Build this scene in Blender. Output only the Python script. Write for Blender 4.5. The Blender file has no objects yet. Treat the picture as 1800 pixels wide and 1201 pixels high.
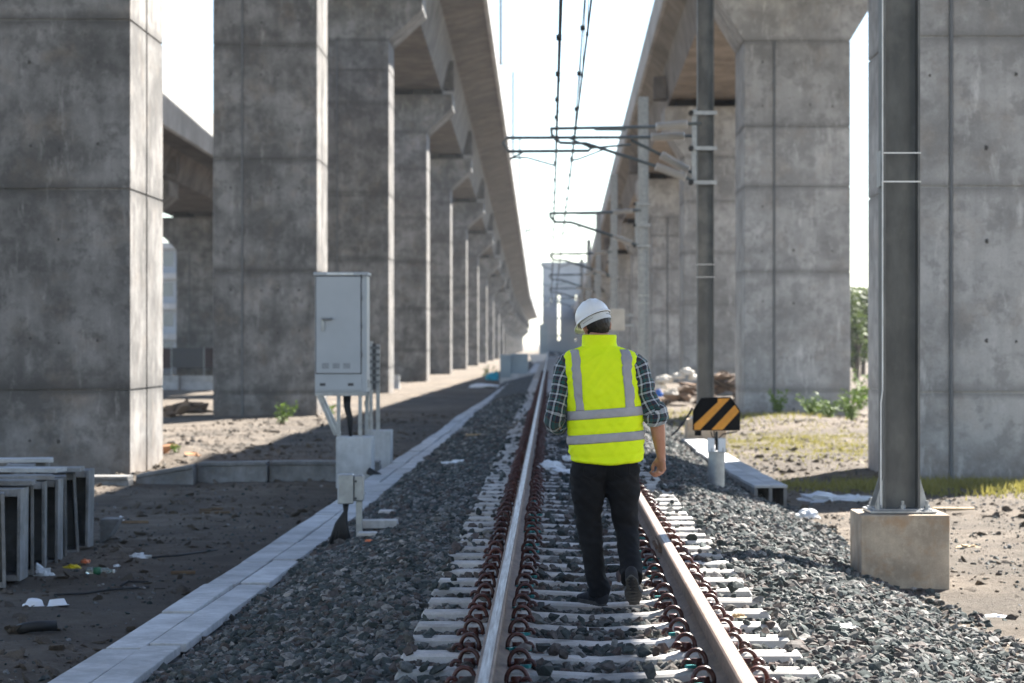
import bpy, bmesh, math, random
import numpy as np
from mathutils import Vector, Matrix, noise, Euler
R = math.radians
random.seed(7); rng = np.random.default_rng(7)
SC = bpy.context.scene
COL = SC.collection

# ------------------------------------------------------------------ camera
CAM_Z = 1.53
F = 4250.0                       # focal length in photograph pixels (1800 wide)
cam_d = bpy.data.cameras.new('camera'); cam = bpy.data.objects.new('camera', cam_d); COL.objects.link(cam)
cam.location = (0, 0, CAM_Z); cam.rotation_euler = (R(90), 0, 0)
cam_d.sensor_width = 36; cam_d.lens = 36 * F / 1800
cam_d.shift_x = -67 / 1800; cam_d.shift_y = 2.5 / 1800
cam_d.clip_start = .1; cam_d.clip_end = 5000
cam_d.dof.use_dof = True; cam_d.dof.focus_distance = 14.0; cam_d.dof.aperture_fstop = 3.9
SC.camera = cam
def at(px, py, Y): return ((px - 967) * Y / F, CAM_Z - (py - 603) * Y / F)   # X, Z of a photograph pixel at distance Y

# ------------------------------------------------------------------ sky, sun, exposure
SUN_EL, SUN_AZ = R(42), R(33.7)
world = bpy.data.worlds.new('World'); SC.world = world; world.use_nodes = True
sky = world.node_tree.nodes.new('ShaderNodeTexSky'); sky.sky_type = 'NISHITA'; sky.sun_disc = False
sky.sun_elevation = SUN_EL; sky.sun_rotation = SUN_AZ; sky.dust_density = .1; sky.air_density = 1.0; sky.ozone_density = 2.0
bg = world.node_tree.nodes['Background']; bg.inputs[1].default_value = .052
hs = world.node_tree.nodes.new('ShaderNodeHueSaturation'); hs.inputs['Saturation'].default_value = .95
world.node_tree.links.new(sky.outputs[0], hs.inputs['Color']); world.node_tree.links.new(hs.outputs[0], bg.inputs[0])
sd = bpy.data.lights.new('sun', 'SUN'); sd.energy = 5.0; sd.angle = R(.5); sd.color = (1, .95, .87)
so = bpy.data.objects.new('sun', sd); COL.objects.link(so)
sdir = Vector((math.cos(SUN_EL) * math.sin(SUN_AZ), math.cos(SUN_EL) * math.cos(SUN_AZ), math.sin(SUN_EL)))
so.rotation_euler = sdir.to_track_quat('Z', 'Y').to_euler()
SC.view_settings.view_transform = 'Standard'; SC.view_settings.look = 'None'
SC.view_settings.exposure = 2.4; SC.view_settings.gamma = 1; SC.view_settings.use_curve_mapping = False
try: SC.cycles.max_bounces = 8; SC.cycles.diffuse_bounces = 5; SC.cycles.volume_bounces = 1
except Exception: pass

# ------------------------------------------------------------------ material helper
class NT:
    def __init__(s, name):
        s.m = bpy.data.materials.new(name); s.m.use_nodes = True; s.t = s.m.node_tree; s.t.nodes.clear()
        s.out = s.n('ShaderNodeOutputMaterial'); s.b = s.n('ShaderNodeBsdfPrincipled'); s.l(s.b.outputs[0], s.out.inputs[0])
    def n(s, k, **kw):
        x = s.t.nodes.new(k)
        for a, v in kw.items(): setattr(x, a, v)
        return x
    def l(s, a, b): s.t.links.new(a, b)
    def coords(s, which='Object', scale=(1, 1, 1)):
        if which == 'World': o = s.n('ShaderNodeNewGeometry').outputs['Position']
        else: o = s.n('ShaderNodeTexCoord').outputs[which]
        mp = s.n('ShaderNodeMapping'); mp.inputs['Scale'].default_value = scale; s.l(o, mp.inputs[0]); return mp.outputs[0]
    def noise(s, co, scale, detail=5, rough=.55):
        x = s.n('ShaderNodeTexNoise'); x.inputs['Scale'].default_value = scale; x.inputs['Detail'].default_value = detail
        x.inputs['Roughness'].default_value = rough; s.l(co, x.inputs['Vector']); return x.outputs['Fac']
    def ramp(s, f, stops):
        x = s.n('ShaderNodeValToRGB'); e = x.color_ramp.elements
        while len(e) < len(stops): e.new(.5)
        for i, (p, c) in enumerate(stops):
            e[i].position = p; e[i].color = (c, c, c, 1) if isinstance(c, (int, float)) else (*c, 1)
        s.l(f, x.inputs[0]); return x.outputs[0]
    def mix(s, f, a, b, mode='MIX'):
        x = s.n('ShaderNodeMix', data_type='RGBA', blend_type=mode)
        for sock, v in ((x.inputs[0], f), (x.inputs[6], a), (x.inputs[7], b)):
            if isinstance(v, bpy.types.NodeSocket): s.l(v, sock)
            elif isinstance(v, (int, float)): sock.default_value = v if sock == x.inputs[0] else (v, v, v, 1)
            else: sock.default_value = (*v, 1)
        return x.outputs[2]
    def math(s, op, a, b=0.0, c=None):
        x = s.n('ShaderNodeMath', operation=op)
        for i, v in enumerate((a, b) if c is None else (a, b, c)):
            if isinstance(v, bpy.types.NodeSocket): s.l(v, x.inputs[i])
            else: x.inputs[i].default_value = v
        return x.outputs[0]
    def set(s, k, v):
        if isinstance(v, bpy.types.NodeSocket): s.l(v, s.b.inputs[k])
        else: s.b.inputs[k].default_value = (*v, 1) if isinstance(v, tuple) and len(s.b.inputs[k].default_value) == 4 else v
    def bump(s, h, dist=.01, strength=.5):
        x = s.n('ShaderNodeBump'); x.inputs['Distance'].default_value = dist; x.inputs['Strength'].default_value = strength
        s.l(h, x.inputs['Height']); s.l(x.outputs[0], s.b.inputs['Normal'])
    def rnd(s): return s.n('ShaderNodeObjectInfo').outputs['Random']

def simple(name, col, rough=.6, metal=0, var=.15, sc=8, bump=0, co='Object', rndv=0, spec=None):
    t = NT(name); c = t.coords(co); f = t.noise(c, sc, 6)
    k = t.ramp(f, [(.3, 1 - var), (.7, 1 + var)])
    base = t.mix(1, tuple(col), k, 'MULTIPLY')
    if rndv: base = t.mix(1, base, t.ramp(t.rnd(), [(0, 1 - rndv), (1, 1 + rndv)]), 'MULTIPLY')
    t.set('Base Color', base); t.set('Roughness', rough); t.set('Metallic', metal)
    if spec is not None: t.set('Specular IOR Level', spec)
    if bump: t.bump(t.noise(c, sc * 4, 4), bump, .6)
    return t.m

def concrete(name, col, dark=.5, warm=(.30, .22, .15), wamt=.35, sc=1.0, ground_stain=True, rndv=.1, bumpd=.012, lifts=False):
    t = NT(name); c = t.coords('World', (sc, sc, sc)); st = t.coords('World', (sc * 2.5, sc * 2.5, sc * .22))
    big = t.noise(c, .8, 7, .62); mid = t.noise(c, 4.5, 8, .7); streak = t.noise(st, 1.6, 6, .6); fine = t.noise(c, 40, 3)
    base = t.mix(t.ramp(big, [(.40, 0), (.60, 1)]), tuple(x * dark for x in col), tuple(col))
    base = t.mix(t.ramp(streak, [(.32, .45), (.55, 0)]), base, tuple(x * dark * .9 for x in col))
    base = t.mix(t.ramp(mid, [(.52, 0), (.75, .45)]), base, tuple(min(1, x * 1.35) for x in col))
    base = t.mix(t.ramp(t.noise(c, 1.7, 6, .65), [(.52, 0), (.8, wamt)]), base, warm)
    pores = t.n('ShaderNodeTexVoronoi'); pores.inputs['Scale'].default_value = 11; t.l(c, pores.inputs['Vector'])
    base = t.mix(t.ramp(pores.outputs['Distance'], [(.05, .6), (.12, 0)]), base, tuple(x * .4 for x in col))
    if lifts:
        gz = t.n('ShaderNodeSeparateXYZ'); t.l(t.n('ShaderNodeTexCoord').outputs['Generated'], gz.inputs[0])
        e_ = t.math('ABSOLUTE', t.math('SUBTRACT', gz.outputs[2], .5)); e_ = t.math('ADD', e_, t.math('MULTIPLY', t.math('SUBTRACT', mid, .5), .10))
        base = t.mix(t.ramp(e_, [(.44, 0), (.5, .8)]), base, tuple(x * dark * .75 for x in col))
        blot = t.noise(c, 2.3, 9, .72); base = t.mix(t.ramp(blot, [(.50, 0), (.60, .6)]), base, tuple(x * dark * .8 for x in col))
        wht = t.noise(t.coords('World', (sc * 3, sc * 3, sc * .8)), 1.3, 8, .75); base = t.mix(t.ramp(wht, [(.56, 0), (.70, .55)]), base, tuple(min(1, x * 1.6) for x in col))
    if ground_stain:
        sp = t.n('ShaderNodeSeparateXYZ'); t.l(t.n('ShaderNodeNewGeometry').outputs['Position'], sp.inputs[0])
        h = t.math('ADD', sp.outputs[2], t.math('MULTIPLY', mid, 1.2))
        base = t.mix(t.ramp(t.math('MULTIPLY', t.math('ADD', h, .6), .5), [(.0, .75), (.62, 0)]), base, (.16, .115, .08))
    if rndv: base = t.mix(1, base, t.ramp(t.rnd(), [(0, 1 - rndv), (1, 1 + rndv)]), 'MULTIPLY')
    base = t.mix(1, base, t.ramp(fine, [(.3, .9), (.7, 1.08)]), 'MULTIPLY')
    t.set('Base Color', base); t.set('Roughness', .85); t.set('Specular IOR Level', .3)
    t.bump(t.mix(.5, mid, fine), bumpd, .5)
    return t.m

M = {}
M['pier_l'] = concrete('concrete_left_piers', (.25, .238, .228), .42, lifts=True)  # same concrete as the right piers, darkened to paint in the left side's shade
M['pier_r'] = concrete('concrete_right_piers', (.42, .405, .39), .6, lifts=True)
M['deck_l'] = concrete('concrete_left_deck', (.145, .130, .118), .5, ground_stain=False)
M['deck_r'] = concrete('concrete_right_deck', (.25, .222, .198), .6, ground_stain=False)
M['parapet'] = concrete('concrete_parapet', (.5, .5, .5), .75, ground_stain=False)
M['block'] = concrete('concrete_block', (.52, .43, .33), .62, (.38, .22, .11), .9, sc=3, ground_stain=False, bumpd=.004)
M['lid'] = concrete('concrete_lid', (.53, .535, .54), .72, (.24, .21, .18), .35, sc=3, ground_stain=False, rndv=.12, bumpd=.003)
M['sleeper'] = concrete('concrete_sleeper', (.58, .56, .54), .68, (.30, .25, .2), .4, sc=5, ground_stain=False, rndv=.12, bumpd=.003)
M['precast'] = concrete('concrete_precast', (.27, .265, .26), .6, (.2, .15, .1), .5, sc=4, ground_stain=False, rndv=.12, bumpd=.003)
M['tie'] = simple('filled_tie_hole', (.07, .066, .062), .9)
M['pipe'] = simple('grey_conduit', (.12, .125, .13), .6)
M['hole'] = simple('dark_recess', (.03, .028, .026), .9)
M['black'] = simple('black_rubber', (.012, .012, .013), .6)
M['cabinet'] = simple('cabinet_paint', (.40, .42, .44), .4, 0, .05, 3)
M['cab_dark'] = simple('cabinet_gasket', (.05, .05, .055), .5)
M['steel'] = simple('galvanised_steel', (.32, .33, .34), .42, .75, .2, 10)
M['insul'] = simple('ceramic_insulator', (.50, .48, .45), .35, 0, .08)
M['tube'] = simple('cantilever_tube', (.12, .14, .145), .45, .6)
M['wire'] = simple('contact_wire', (.02, .022, .025), .6, .3)
M['band'] = simple('white_band', (.7, .7, .68), .5)
M['orange'] = simple('orange_reflective_paint', (.72, .28, .015), .45)
M['boardblk'] = simple('black_enamel', (.006, .006, .0065), .8, spec=.15)
M['wood'] = simple('weathered_wood', (.13, .085, .05), .85, 0, .4, 6, .004, rndv=.4)
M['plank'] = simple('pale_plank', (.45, .33, .19), .8, 0, .2, 6)
M['plastic'] = simple('white_plastic_film', (.62, .64, .66), .35, 0, .15, 5)
M['foam'] = simple('white_foam', (.75, .76, .78), .6, 0, .03)
M['blue'] = simple('blue_cloth', (.02, .10, .38), .8, 0, .3)
M['cyan'] = simple('turquoise_plastic', (.02, .32, .45), .4)
M['teal'] = simple('teal_insulator', (.02, .20, .20), .4)
M['yellowp'] = simple('yellow_wrapper', (.65, .5, .02), .35, 0, .3, 20)
M['orangep'] = simple('orange_wrapper', (.7, .2, .08), .35, 0, .4, 20)
M['red'] = simple('faded_red_panel', (.045, .018, .018), .7, 0, .4, 1)
M['rubble'] = simple('rubble', (.13, .085, .055), .9, 0, .5, 1.5, .02, rndv=.5)
M['sack'] = simple('pale_sack', (.6, .55, .48), .8, 0, .15, 3, rndv=.15)
M['bluegrey'] = simple('blue_grey_panel', (.26, .32, .36), .6, 0, .12, 1)
M['far'] = simple('haze_tinted_facade', (.30, .33, .365), .8, 0, .2, .15, co='World')  # pale blue of distance haze put into the wall colour
M['glass'] = simple('pale_glazing', (.16, .19, .2), .2, 0, .1)

def mast_mat():
    t = NT('mast_steel'); c = t.coords('World', (3, 3, 1.2)); n = t.noise(c, 2, 7, .65); m2 = t.noise(t.coords('World'), 1.6, 5, .6)
    b = t.mix(t.ramp(n, [(.35, 0), (.7, 1)]), (.085, .087, .087), (.14, .142, .139))
    b = t.mix(t.ramp(m2, [(.5, 0), (.7, .6)]), b, (.24, .235, .22))
    t.set('Base Color', b); t.set('Metallic', .35); t.set('Roughness', .5); return t.m
M['mast'] = mast_mat()

def rail_mat():
    t = NT('rail_side_rust'); c = t.coords('World', (1, .35, 1)); n = t.noise(c, 14, 6, .7)
    b = t.mix(t.ramp(n, [(.3, 0), (.7, 1)]), (.10, .06, .045), (.24, .165, .125))
    t.set('Base Color', b); t.set('Roughness', .62); t.set('Metallic', .25); t.bump(n, .002, .4); return t.m
M['rail'] = rail_mat()
def railtop():
    t = NT('rail_running_surface'); c = t.coords('World', (40, .8, 1)); n = t.noise(c, 3, 5, .6)
    b = t.mix(t.ramp(n, [(.35, 0), (.65, 1)]), (.26, .22, .20), (.45, .43, .42))
    t.set('Base Color', b); t.set('Roughness', t.ramp(n, [(.3, .5), (.7, .36)])); t.set('Metallic', .8); return t.m
M['railtop'] = railtop()
def clip_mat():
    t = NT('red_oxide_clip'); n = t.noise(t.coords('World'), 45, 4)
    b = t.mix(t.ramp(n, [(.35, 0), (.7, 1)]), (.04, .013, .010), (.115, .035, .026))
    b = t.mix(1, b, t.ramp(t.rnd(), [(0, .75), (1, 1.25)]), 'MULTIPLY')
    t.set('Base Color', b); t.set('Roughness', .4); return t.m
M['clip'] = clip_mat()

def stone_mat():
    t = NT('crushed_stone'); c = t.coords('Object'); r = t.rnd()
    b = t.ramp(r, [(0, (.028, .035, .035)), (.35, (.072, .084, .082)), (.6, (.088, .070, .064)), (.8, (.125, .132, .128)), (.97, (.21, .20, .19)), (1, (.3, .28, .26))])
    b = t.mix(1, b, t.ramp(t.noise(c, 30, 5, .7), [(.3, .55), (.7, 1.7)]), 'MULTIPLY')
    px = t.n('ShaderNodeSeparateXYZ'); t.l(t.n('ShaderNodeNewGeometry').outputs['Position'], px.inputs[0])
    dr = t.math('ABSOLUTE', t.math('SUBTRACT', t.math('ABSOLUTE', t.math('SUBTRACT', px.outputs[0], .265)), .535))
    b = t.mix(t.math('MULTIPLY', t.ramp(dr, [(.06, .6), (.30, 0)]), t.noise(t.coords('World'), 6, 4)), b, (.11, .055, .035))
    t.set('Base Color', b); t.set('Roughness', .95); t.set('Specular IOR Level', .2); t.bump(t.noise(c, 60, 4), .004, .7); return t.m
M['stone'] = stone_mat()
def bed_mat():
    t = NT('ballast_bed_material'); c = t.coords('World')
    v = t.n('ShaderNodeTexVoronoi'); v.inputs['Scale'].default_value = 15; t.l(c, v.inputs['Vector'])
    sp = t.n('ShaderNodeSeparateColor'); t.l(v.outputs['Color'], sp.inputs[0])
    b = t.ramp(sp.outputs[0], [(0, (.018, .02, .02)), (.5, (.04, .042, .042)), (.9, (.07, .07, .07)), (1, (.15, .15, .15))])
    b = t.mix(t.ramp(v.outputs['Distance'], [(.0, 0), (.9, .6)]), b, (.03, .03, .03))
    t.set('Base Color', b); t.set('Roughness', .85); t.bump(t.math('SUBTRACT', 1, v.outputs['Distance']), .05, 1); return t.m
M['bed'] = bed_mat()
def ground_mat():
    t = NT('sandy_ground'); c = t.coords('World'); g = t.n('ShaderNodeNewGeometry')
    sp = t.n('ShaderNodeSeparateXYZ'); t.l(g.outputs['Position'], sp.inputs[0])
    big = t.noise(c, .35, 7, .65); mid = t.noise(c, 2.2, 8, .7); fine = t.noise(c, 25, 6, .75)
    b = t.mix(t.ramp(mid, [(.35, 0), (.65, 1)]), (.135, .110, .088), (.245, .205, .165))
    b = t.mix(t.ramp(big, [(.4, .7), (.6, 0)]), b, (.09, .078, .066))
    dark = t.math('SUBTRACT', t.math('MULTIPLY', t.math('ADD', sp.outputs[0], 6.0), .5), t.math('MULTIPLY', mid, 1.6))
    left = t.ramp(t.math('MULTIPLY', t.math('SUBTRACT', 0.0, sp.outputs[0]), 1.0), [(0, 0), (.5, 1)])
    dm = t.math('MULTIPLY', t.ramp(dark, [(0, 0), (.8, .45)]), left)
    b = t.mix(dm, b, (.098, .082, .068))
    b = t.mix(t.ramp(fine, [(.55, 0), (.75, .5)]), b, (.09, .085, .08))
    b = t.mix(t.ramp(t.noise(c, 9, 5, .7), [(.62, 0), (.72, .6)]), b, (.28, .25, .21))
    t.set('Base Color', b); t.set('Roughness', .95); t.set('Specular IOR Level', .15)
    t.bump(t.mix(.5, t.noise(c, 9, 8, .75), fine), .09, 1); return t.m
M['ground'] = ground_mat()
def leaf(name, a, b2):
    t = NT(name); b = t.mix(t.noise(t.coords('World'), 5, 3), a, b2)
    t.set('Base Color', b); t.set('Roughness', .6); t.set('Transmission Weight', 0); t.set('Specular IOR Level', .25)
    tr = t.n('ShaderNodeBsdfTranslucent'); t.l(b, tr.inputs[0]); mx = t.n('ShaderNodeMixShader'); mx.inputs[0].default_value = .35
    t.l(t.b.outputs[0], mx.inputs[1]); t.l(tr.outputs[0], mx.inputs[2]); t.l(mx.outputs[0], t.out.inputs[0]); return t.m
M['leaf'] = leaf('tree_leaves', (.035, .07, .02), (.10, .12, .03))
M['weed'] = leaf('weed_leaves', (.10, .17, .03), (.20, .28, .05))
M['grass'] = leaf('grass_blades', (.17, .17, .035), (.34, .29, .09))
M['bark'] = simple('bark', (.09, .07, .05), .9)

# ------------------------------------------------------------------ mesh helpers
class MB:
    def __init__(s): s.v = []; s.f = []; s.uv = None
    def add(s, vs, fs):
        o = len(s.v); s.v += [tuple(p) for p in vs]; s.f += [tuple(i + o for i in f) for f in fs]; return s
    def box(s, x0, x1, y0, y1, z0, z1):
        return s.add([(x0, y0, z0), (x1, y0, z0), (x1, y1, z0), (x0, y1, z0), (x0, y0, z1), (x1, y0, z1), (x1, y1, z1), (x0, y1, z1)],
                     [(3, 2, 1, 0), (4, 5, 6, 7), (0, 1, 5, 4), (1, 2, 6, 5), (2, 3, 7, 6), (3, 0, 4, 7)])
    def obox(s, c, size, rot=(0, 0, 0)):
        m = Euler(rot).to_matrix(); c = Vector(c); hx, hy, hz = [q / 2 for q in size]
        vs = [c + m @ Vector(p) for p in ((-hx, -hy, -hz), (hx, -hy, -hz), (hx, hy, -hz), (-hx, hy, -hz), (-hx, -hy, hz), (hx, -hy, hz), (hx, hy, hz), (-hx, hy, hz))]
        return s.add(vs, [(3, 2, 1, 0), (4, 5, 6, 7), (0, 1, 5, 4), (1, 2, 6, 5), (2, 3, 7, 6), (3, 0, 4, 7)])
    def tube(s, pts, r, n=8, cap=True):
        pts = [Vector(p) for p in pts]; rs = r if isinstance(r, (list, tuple)) else [r] * len(pts)
        up = None; rings = []
        for i, p in enumerate(pts):
            d = (pts[min(i + 1, len(pts) - 1)] - pts[max(i - 1, 0)]).normalized()
            if up is None: up = d.orthogonal().normalized()
            up = (up - d * up.dot(d)).normalized(); w = d.cross(up)
            rings.append([p + (up * math.cos(a) + w * math.sin(a)) * rs[i] for a in [2 * math.pi * k / n for k in range(n)]])
        vs = [q for rg in rings for q in rg]; fs = []
        for i in range(len(pts) - 1):
            for k in range(n):
                a = i * n + k; b = i * n + (k + 1) % n; fs.append((a, b, b + n, a + n))
        if cap: fs.append(tuple(range(n))[::-1]); fs.append(tuple((len(pts) - 1) * n + k for k in range(n)))
        return s.add(vs, fs)
    def prism(s, poly, a0, a1, axis='z'):
        """poly of 2d points extruded; axis z: (x,y), axis y: (x,z), axis x: (y,z)"""
        n = len(poly)
        def P(p, a): return (p[0], p[1], a) if axis == 'z' else (p[0], a, p[1]) if axis == 'y' else (a, p[0], p[1])
        return s.add([P(p, a0) for p in poly] + [P(p, a1) for p in poly],
                     [tuple(range(n))[::-1], tuple(range(n, 2 * n))] + [(i, (i + 1) % n, (i + 1) % n + n, i + n) for i in range(n)])
    def build(s, name, mat, parent=None, smooth=False, bevel=0, loc=None, fix=True):
        me = bpy.data.meshes.new(name); me.from_pydata(s.v, [], s.f)
        if fix:
            bm = bmesh.new(); bm.from_mesh(me); bmesh.ops.recalc_face_normals(bm, faces=bm.faces); bm.to_mesh(me); bm.free()
        me.materials.append(mat)
        o = bpy.data.objects.new(name, me); COL.objects.link(o)
        if parent: o.parent = parent
        if loc: o.location = loc
        if smooth: me.polygons.foreach_set('use_smooth', [True] * len(me.polygons))
        if bevel:
            b = o.modifiers.new('bevel', 'BEVEL'); b.width = bevel; b.segments = 2; b.limit_method = 'ANGLE'; b.angle_limit = R(40)
        return o
def tag(o, label=None, cat=None, group=None, kind=None):
    if label: o['label'] = label
    if cat: o['category'] = cat
    if group: o['group'] = group
    if kind: o['kind'] = kind
    return o
def empty(name, loc=(0, 0, 0), label=None, cat=None, group=None, rz=0):
    o = bpy.data.objects.new(name, None); COL.objects.link(o); o.location = loc; o.rotation_euler.z = rz; o.empty_display_size = .2
    return tag(o, label, cat, group)
KIDS = {}
def copy_tree(o, parent=None, kids=None):
    c = o.copy(); COL.objects.link(c); c.parent = parent
    for ch in (kids or children_map()).get(o.name, []): copy_tree(ch, c, kids)
    return c
def children_map():
    d = {}
    for q in bpy.data.objects:
        if q.parent: d.setdefault(q.parent.name, []).append(q)
    return d
def copy(o, parent=None, loc=None, rot=None, scale=None):
    c = o.copy(); COL.objects.link(c); c.parent = parent
    if loc is not None: c.location = loc
    if rot is not None: c.rotation_euler = rot
    if scale is not None: c.scale = scale
    return c
def hull(pts):
    bm = bmesh.new()
    for p in pts: bm.verts.new(p)
    r = bmesh.ops.convex_hull(bm, input=bm.verts)
    bmesh.ops.delete(bm, geom=[v for v in bm.verts if not v.link_faces], context='VERTS')
    bm.verts.index_update()
    vs = [tuple(v.co) for v in bm.verts]; fs = [tuple(v.index for v in f.verts) for f in bm.faces]; bm.free()
    return vs, fs
def chunk(seed, dims, n=14):
    r = random.Random(seed); pts = []
    for _ in range(n):
        v = Vector((r.gauss(0, 1), r.gauss(0, 1), r.gauss(0, 1))).normalized()
        pts.append((v.x * dims[0], v.y * dims[1], v.z * dims[2]))
    return hull(pts)
def crumple(name, mat, size, seed, parent=None, n=14, amp=.5, flat=.35):
    """a crumpled sheet or bag: a closed noisy pillow"""
    bm = bmesh.new(); bmesh.ops.create_icosphere(bm, subdivisions=3, radius=1)
    off = Vector((seed * 3.7, seed * 1.3, 0))
    for v in bm.verts:
        k = 1 + amp * noise.noise(v.co * 1.7 + off) + amp * .5 * (abs(noise.noise(v.co * 4 + off)) * 2 - .5)
        v.co = Vector((v.co.x * size[0] * k, v.co.y * size[1] * k, max(-.15, v.co.z) * size[2] * k))
    me = bpy.data.meshes.new(name); bm.to_mesh(me); bm.free(); me.materials.append(mat)
    o = bpy.data.objects.new(name, me); COL.objects.link(o); o.parent = parent; return o

# ------------------------------------------------------------------ ground and ballast bed
G = -.52
def smooth(a, b, x):
    t = min(1, max(0, (x - a) / (b - a))); return t * t * (3 - 2 * t)
def ground_z(x, y):
    n = noise.noise(Vector((x * .35, y * .35, 0))) * .07 + noise.noise(Vector((x * 1.3, y * 1.3, 5))) * .03 + noise.noise(Vector((x * 4, y * 4, 9))) * .022
    z = G + n * (1 if y < 120 else .4)
    z += .06 * smooth(1, 3, x) * (1 - smooth(22, 30, y))
    if x > 0: z += .22 * math.exp(-((x - 6.2) / 1.6) ** 2 - ((y - 60) / 7) ** 2)
    z += .25 * math.exp(-((x + 6.3) / .5) ** 2 - ((y - 42) / 1.6) ** 2)
    return z
PROF = [(-2.30, -.42), (-2.1, -.37), (-1.5, -.20), (-1.0, -.085), (-.6, -.075), (1.15, -.075), (1.55, -.08), (2.05, -.22), (2.75, -.47), (3.0, -.62)]
def bed_z(x, y):
    for (a, za), (b, zb) in zip(PROF, PROF[1:]):
        if a <= x <= b:
            z = za + (zb - za) * (x - a) / (b - a); break
    else: z = -.6
    w = noise.noise(Vector((x * 1.1, y * .8, 3)))
    k = 1.0 if (x < -.8 or x > 1.3) else .25
    return z + w * .05 * k
def grid_obj(name, xs, ys, zf, mat):
    nx, ny = len(xs), len(ys)
    v = [(x, y, zf(x, y)) for y in ys for x in xs]
    f = [(j * nx + i, j * nx + i + 1, (j + 1) * nx + i + 1, (j + 1) * nx + i) for j in range(ny - 1) for i in range(nx - 1)]
    me = bpy.data.meshes.new(name); me.from_pydata(v, [], f); me.materials.append(mat)
    me.polygons.foreach_set('use_smooth', [True] * len(f))
    o = bpy.data.objects.new(name, me); COL.objects.link(o); return o
xs = [-1500, -600, -250, -120, -70, -45, -32] + list(np.arange(-24, -9, 1.0)) + list(np.arange(-9, 9, .14)) + list(np.arange(9, 26, 1.0)) + [32, 45, 70, 120, 250, 600, 1500]
ys = [-60, -20, 0, 5] + list(np.arange(8, 50, .16)) + list(np.arange(50, 130, .8)) + list(np.arange(130, 300, 6)) + [330, 400, 500, 700, 1000, 1600, 3000]
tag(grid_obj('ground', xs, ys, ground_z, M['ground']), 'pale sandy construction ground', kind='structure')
bx = list(np.arange(-2.30, 3.01, .1)); by = list(np.arange(5, 60, .15)) + list(np.arange(60, 420, 1.0))
tag(grid_obj('ballast_bed', bx, by, bed_z, M['bed']), 'grey ballast bed under the track', kind='structure')

# ------------------------------------------------------------------ scattered stones (geometry nodes instances of a small unlinked stone library)
lib = bpy.data.collections.new('stone_shapes')
for i in range(14):
    r = random.Random(100 + i)
    vs, fs = chunk(100 + i, (.036 * r.uniform(.8, 1.25), .029 * r.uniform(.8, 1.2), .021 * r.uniform(.8, 1.25)), 13)
    me = bpy.data.meshes.new('stone'); me.from_pydata(vs, [], fs); me.materials.append(M['stone'])
    lib.objects.link(bpy.data.objects.new('stone_%02d' % i, me))
def scatter(name, pts, scl, label, collection=lib):
    me = bpy.data.meshes.new(name); n = len(pts); me.vertices.add(n)
    me.vertices.foreach_set('co', np.asarray(pts, dtype=np.float32).ravel())
    a = me.attributes.new('rot', 'FLOAT_VECTOR', 'POINT'); rr = rng.uniform(-math.pi, math.pi, (n, 3)); rr[:, :2] *= .28
    a.data.foreach_set('vector', rr.astype(np.float32).ravel())
    a = me.attributes.new('size', 'FLOAT', 'POINT'); a.data.foreach_set('value', np.asarray(scl, dtype=np.float32))
    a = me.attributes.new('pick', 'INT', 'POINT'); a.data.foreach_set('value', rng.integers(0, 14, n).astype(np.int32))
    o = bpy.data.objects.new(name, me); COL.objects.link(o)
    ng = bpy.data.node_groups.new(name, 'GeometryNodeTree')
    ng.interface.new_socket('Geometry', in_out='INPUT', socket_type='NodeSocketGeometry'); ng.interface.new_socket('Geometry', in_out='OUTPUT', socket_type='NodeSocketGeometry')
    N = ng.nodes; gi = N.new('NodeGroupInput'); go = N.new('NodeGroupOutput'); ip = N.new('GeometryNodeInstanceOnPoints')
    ci = N.new('GeometryNodeCollectionInfo'); ci.inputs[0].default_value = collection; ci.inputs[1].default_value = True; ci.inputs[2].default_value = True
    def na(t, nm):
        q = N.new('GeometryNodeInputNamedAttribute'); q.data_type = t; q.inputs[0].default_value = nm; return q.outputs[0]
    L = ng.links.new; L(gi.outputs[0], ip.inputs['Points']); L(ci.outputs[0], ip.inputs['Instance']); ip.inputs['Pick Instance'].default_value = True
    L(na('INT', 'pick'), ip.inputs['Instance Index']); L(na('FLOAT_VECTOR', 'rot'), ip.inputs['Rotation']); L(na('FLOAT', 'size'), ip.inputs['Scale'])
    L(ip.outputs[0], go.inputs[0])
    md = o.modifiers.new('scatter', 'NODES'); md.node_group = ng
    return tag(o, label, kind='stuff')
def clod_lib():
    l2 = bpy.data.collections.new('clod_shapes')
    for i in range(14):
        r = random.Random(500 + i); vs, fs = chunk(500 + i, (.05 * r.uniform(.7, 1.5), .04 * r.uniform(.7, 1.5), .012), 15)
        me = bpy.data.meshes.new('clod'); me.from_pydata(vs, [], fs); me.materials.append(M['ground']); l2.objects.link(bpy.data.objects.new('clod_%02d' % i, me))
    return l2
SL = .62; S0 = 10.15            # sleeper spacing and first sleeper
TX = .265                        # track centre
def trough_x(y): return float(np.interp(y, [8, 13, 21, 28, 37, 52, 62, 77, 115], [-2.80, -2.75, -2.60, -2.52, -2.46, -2.34, -2.36, -2.15, -1.95]))
pts = []; sc = []
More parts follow.
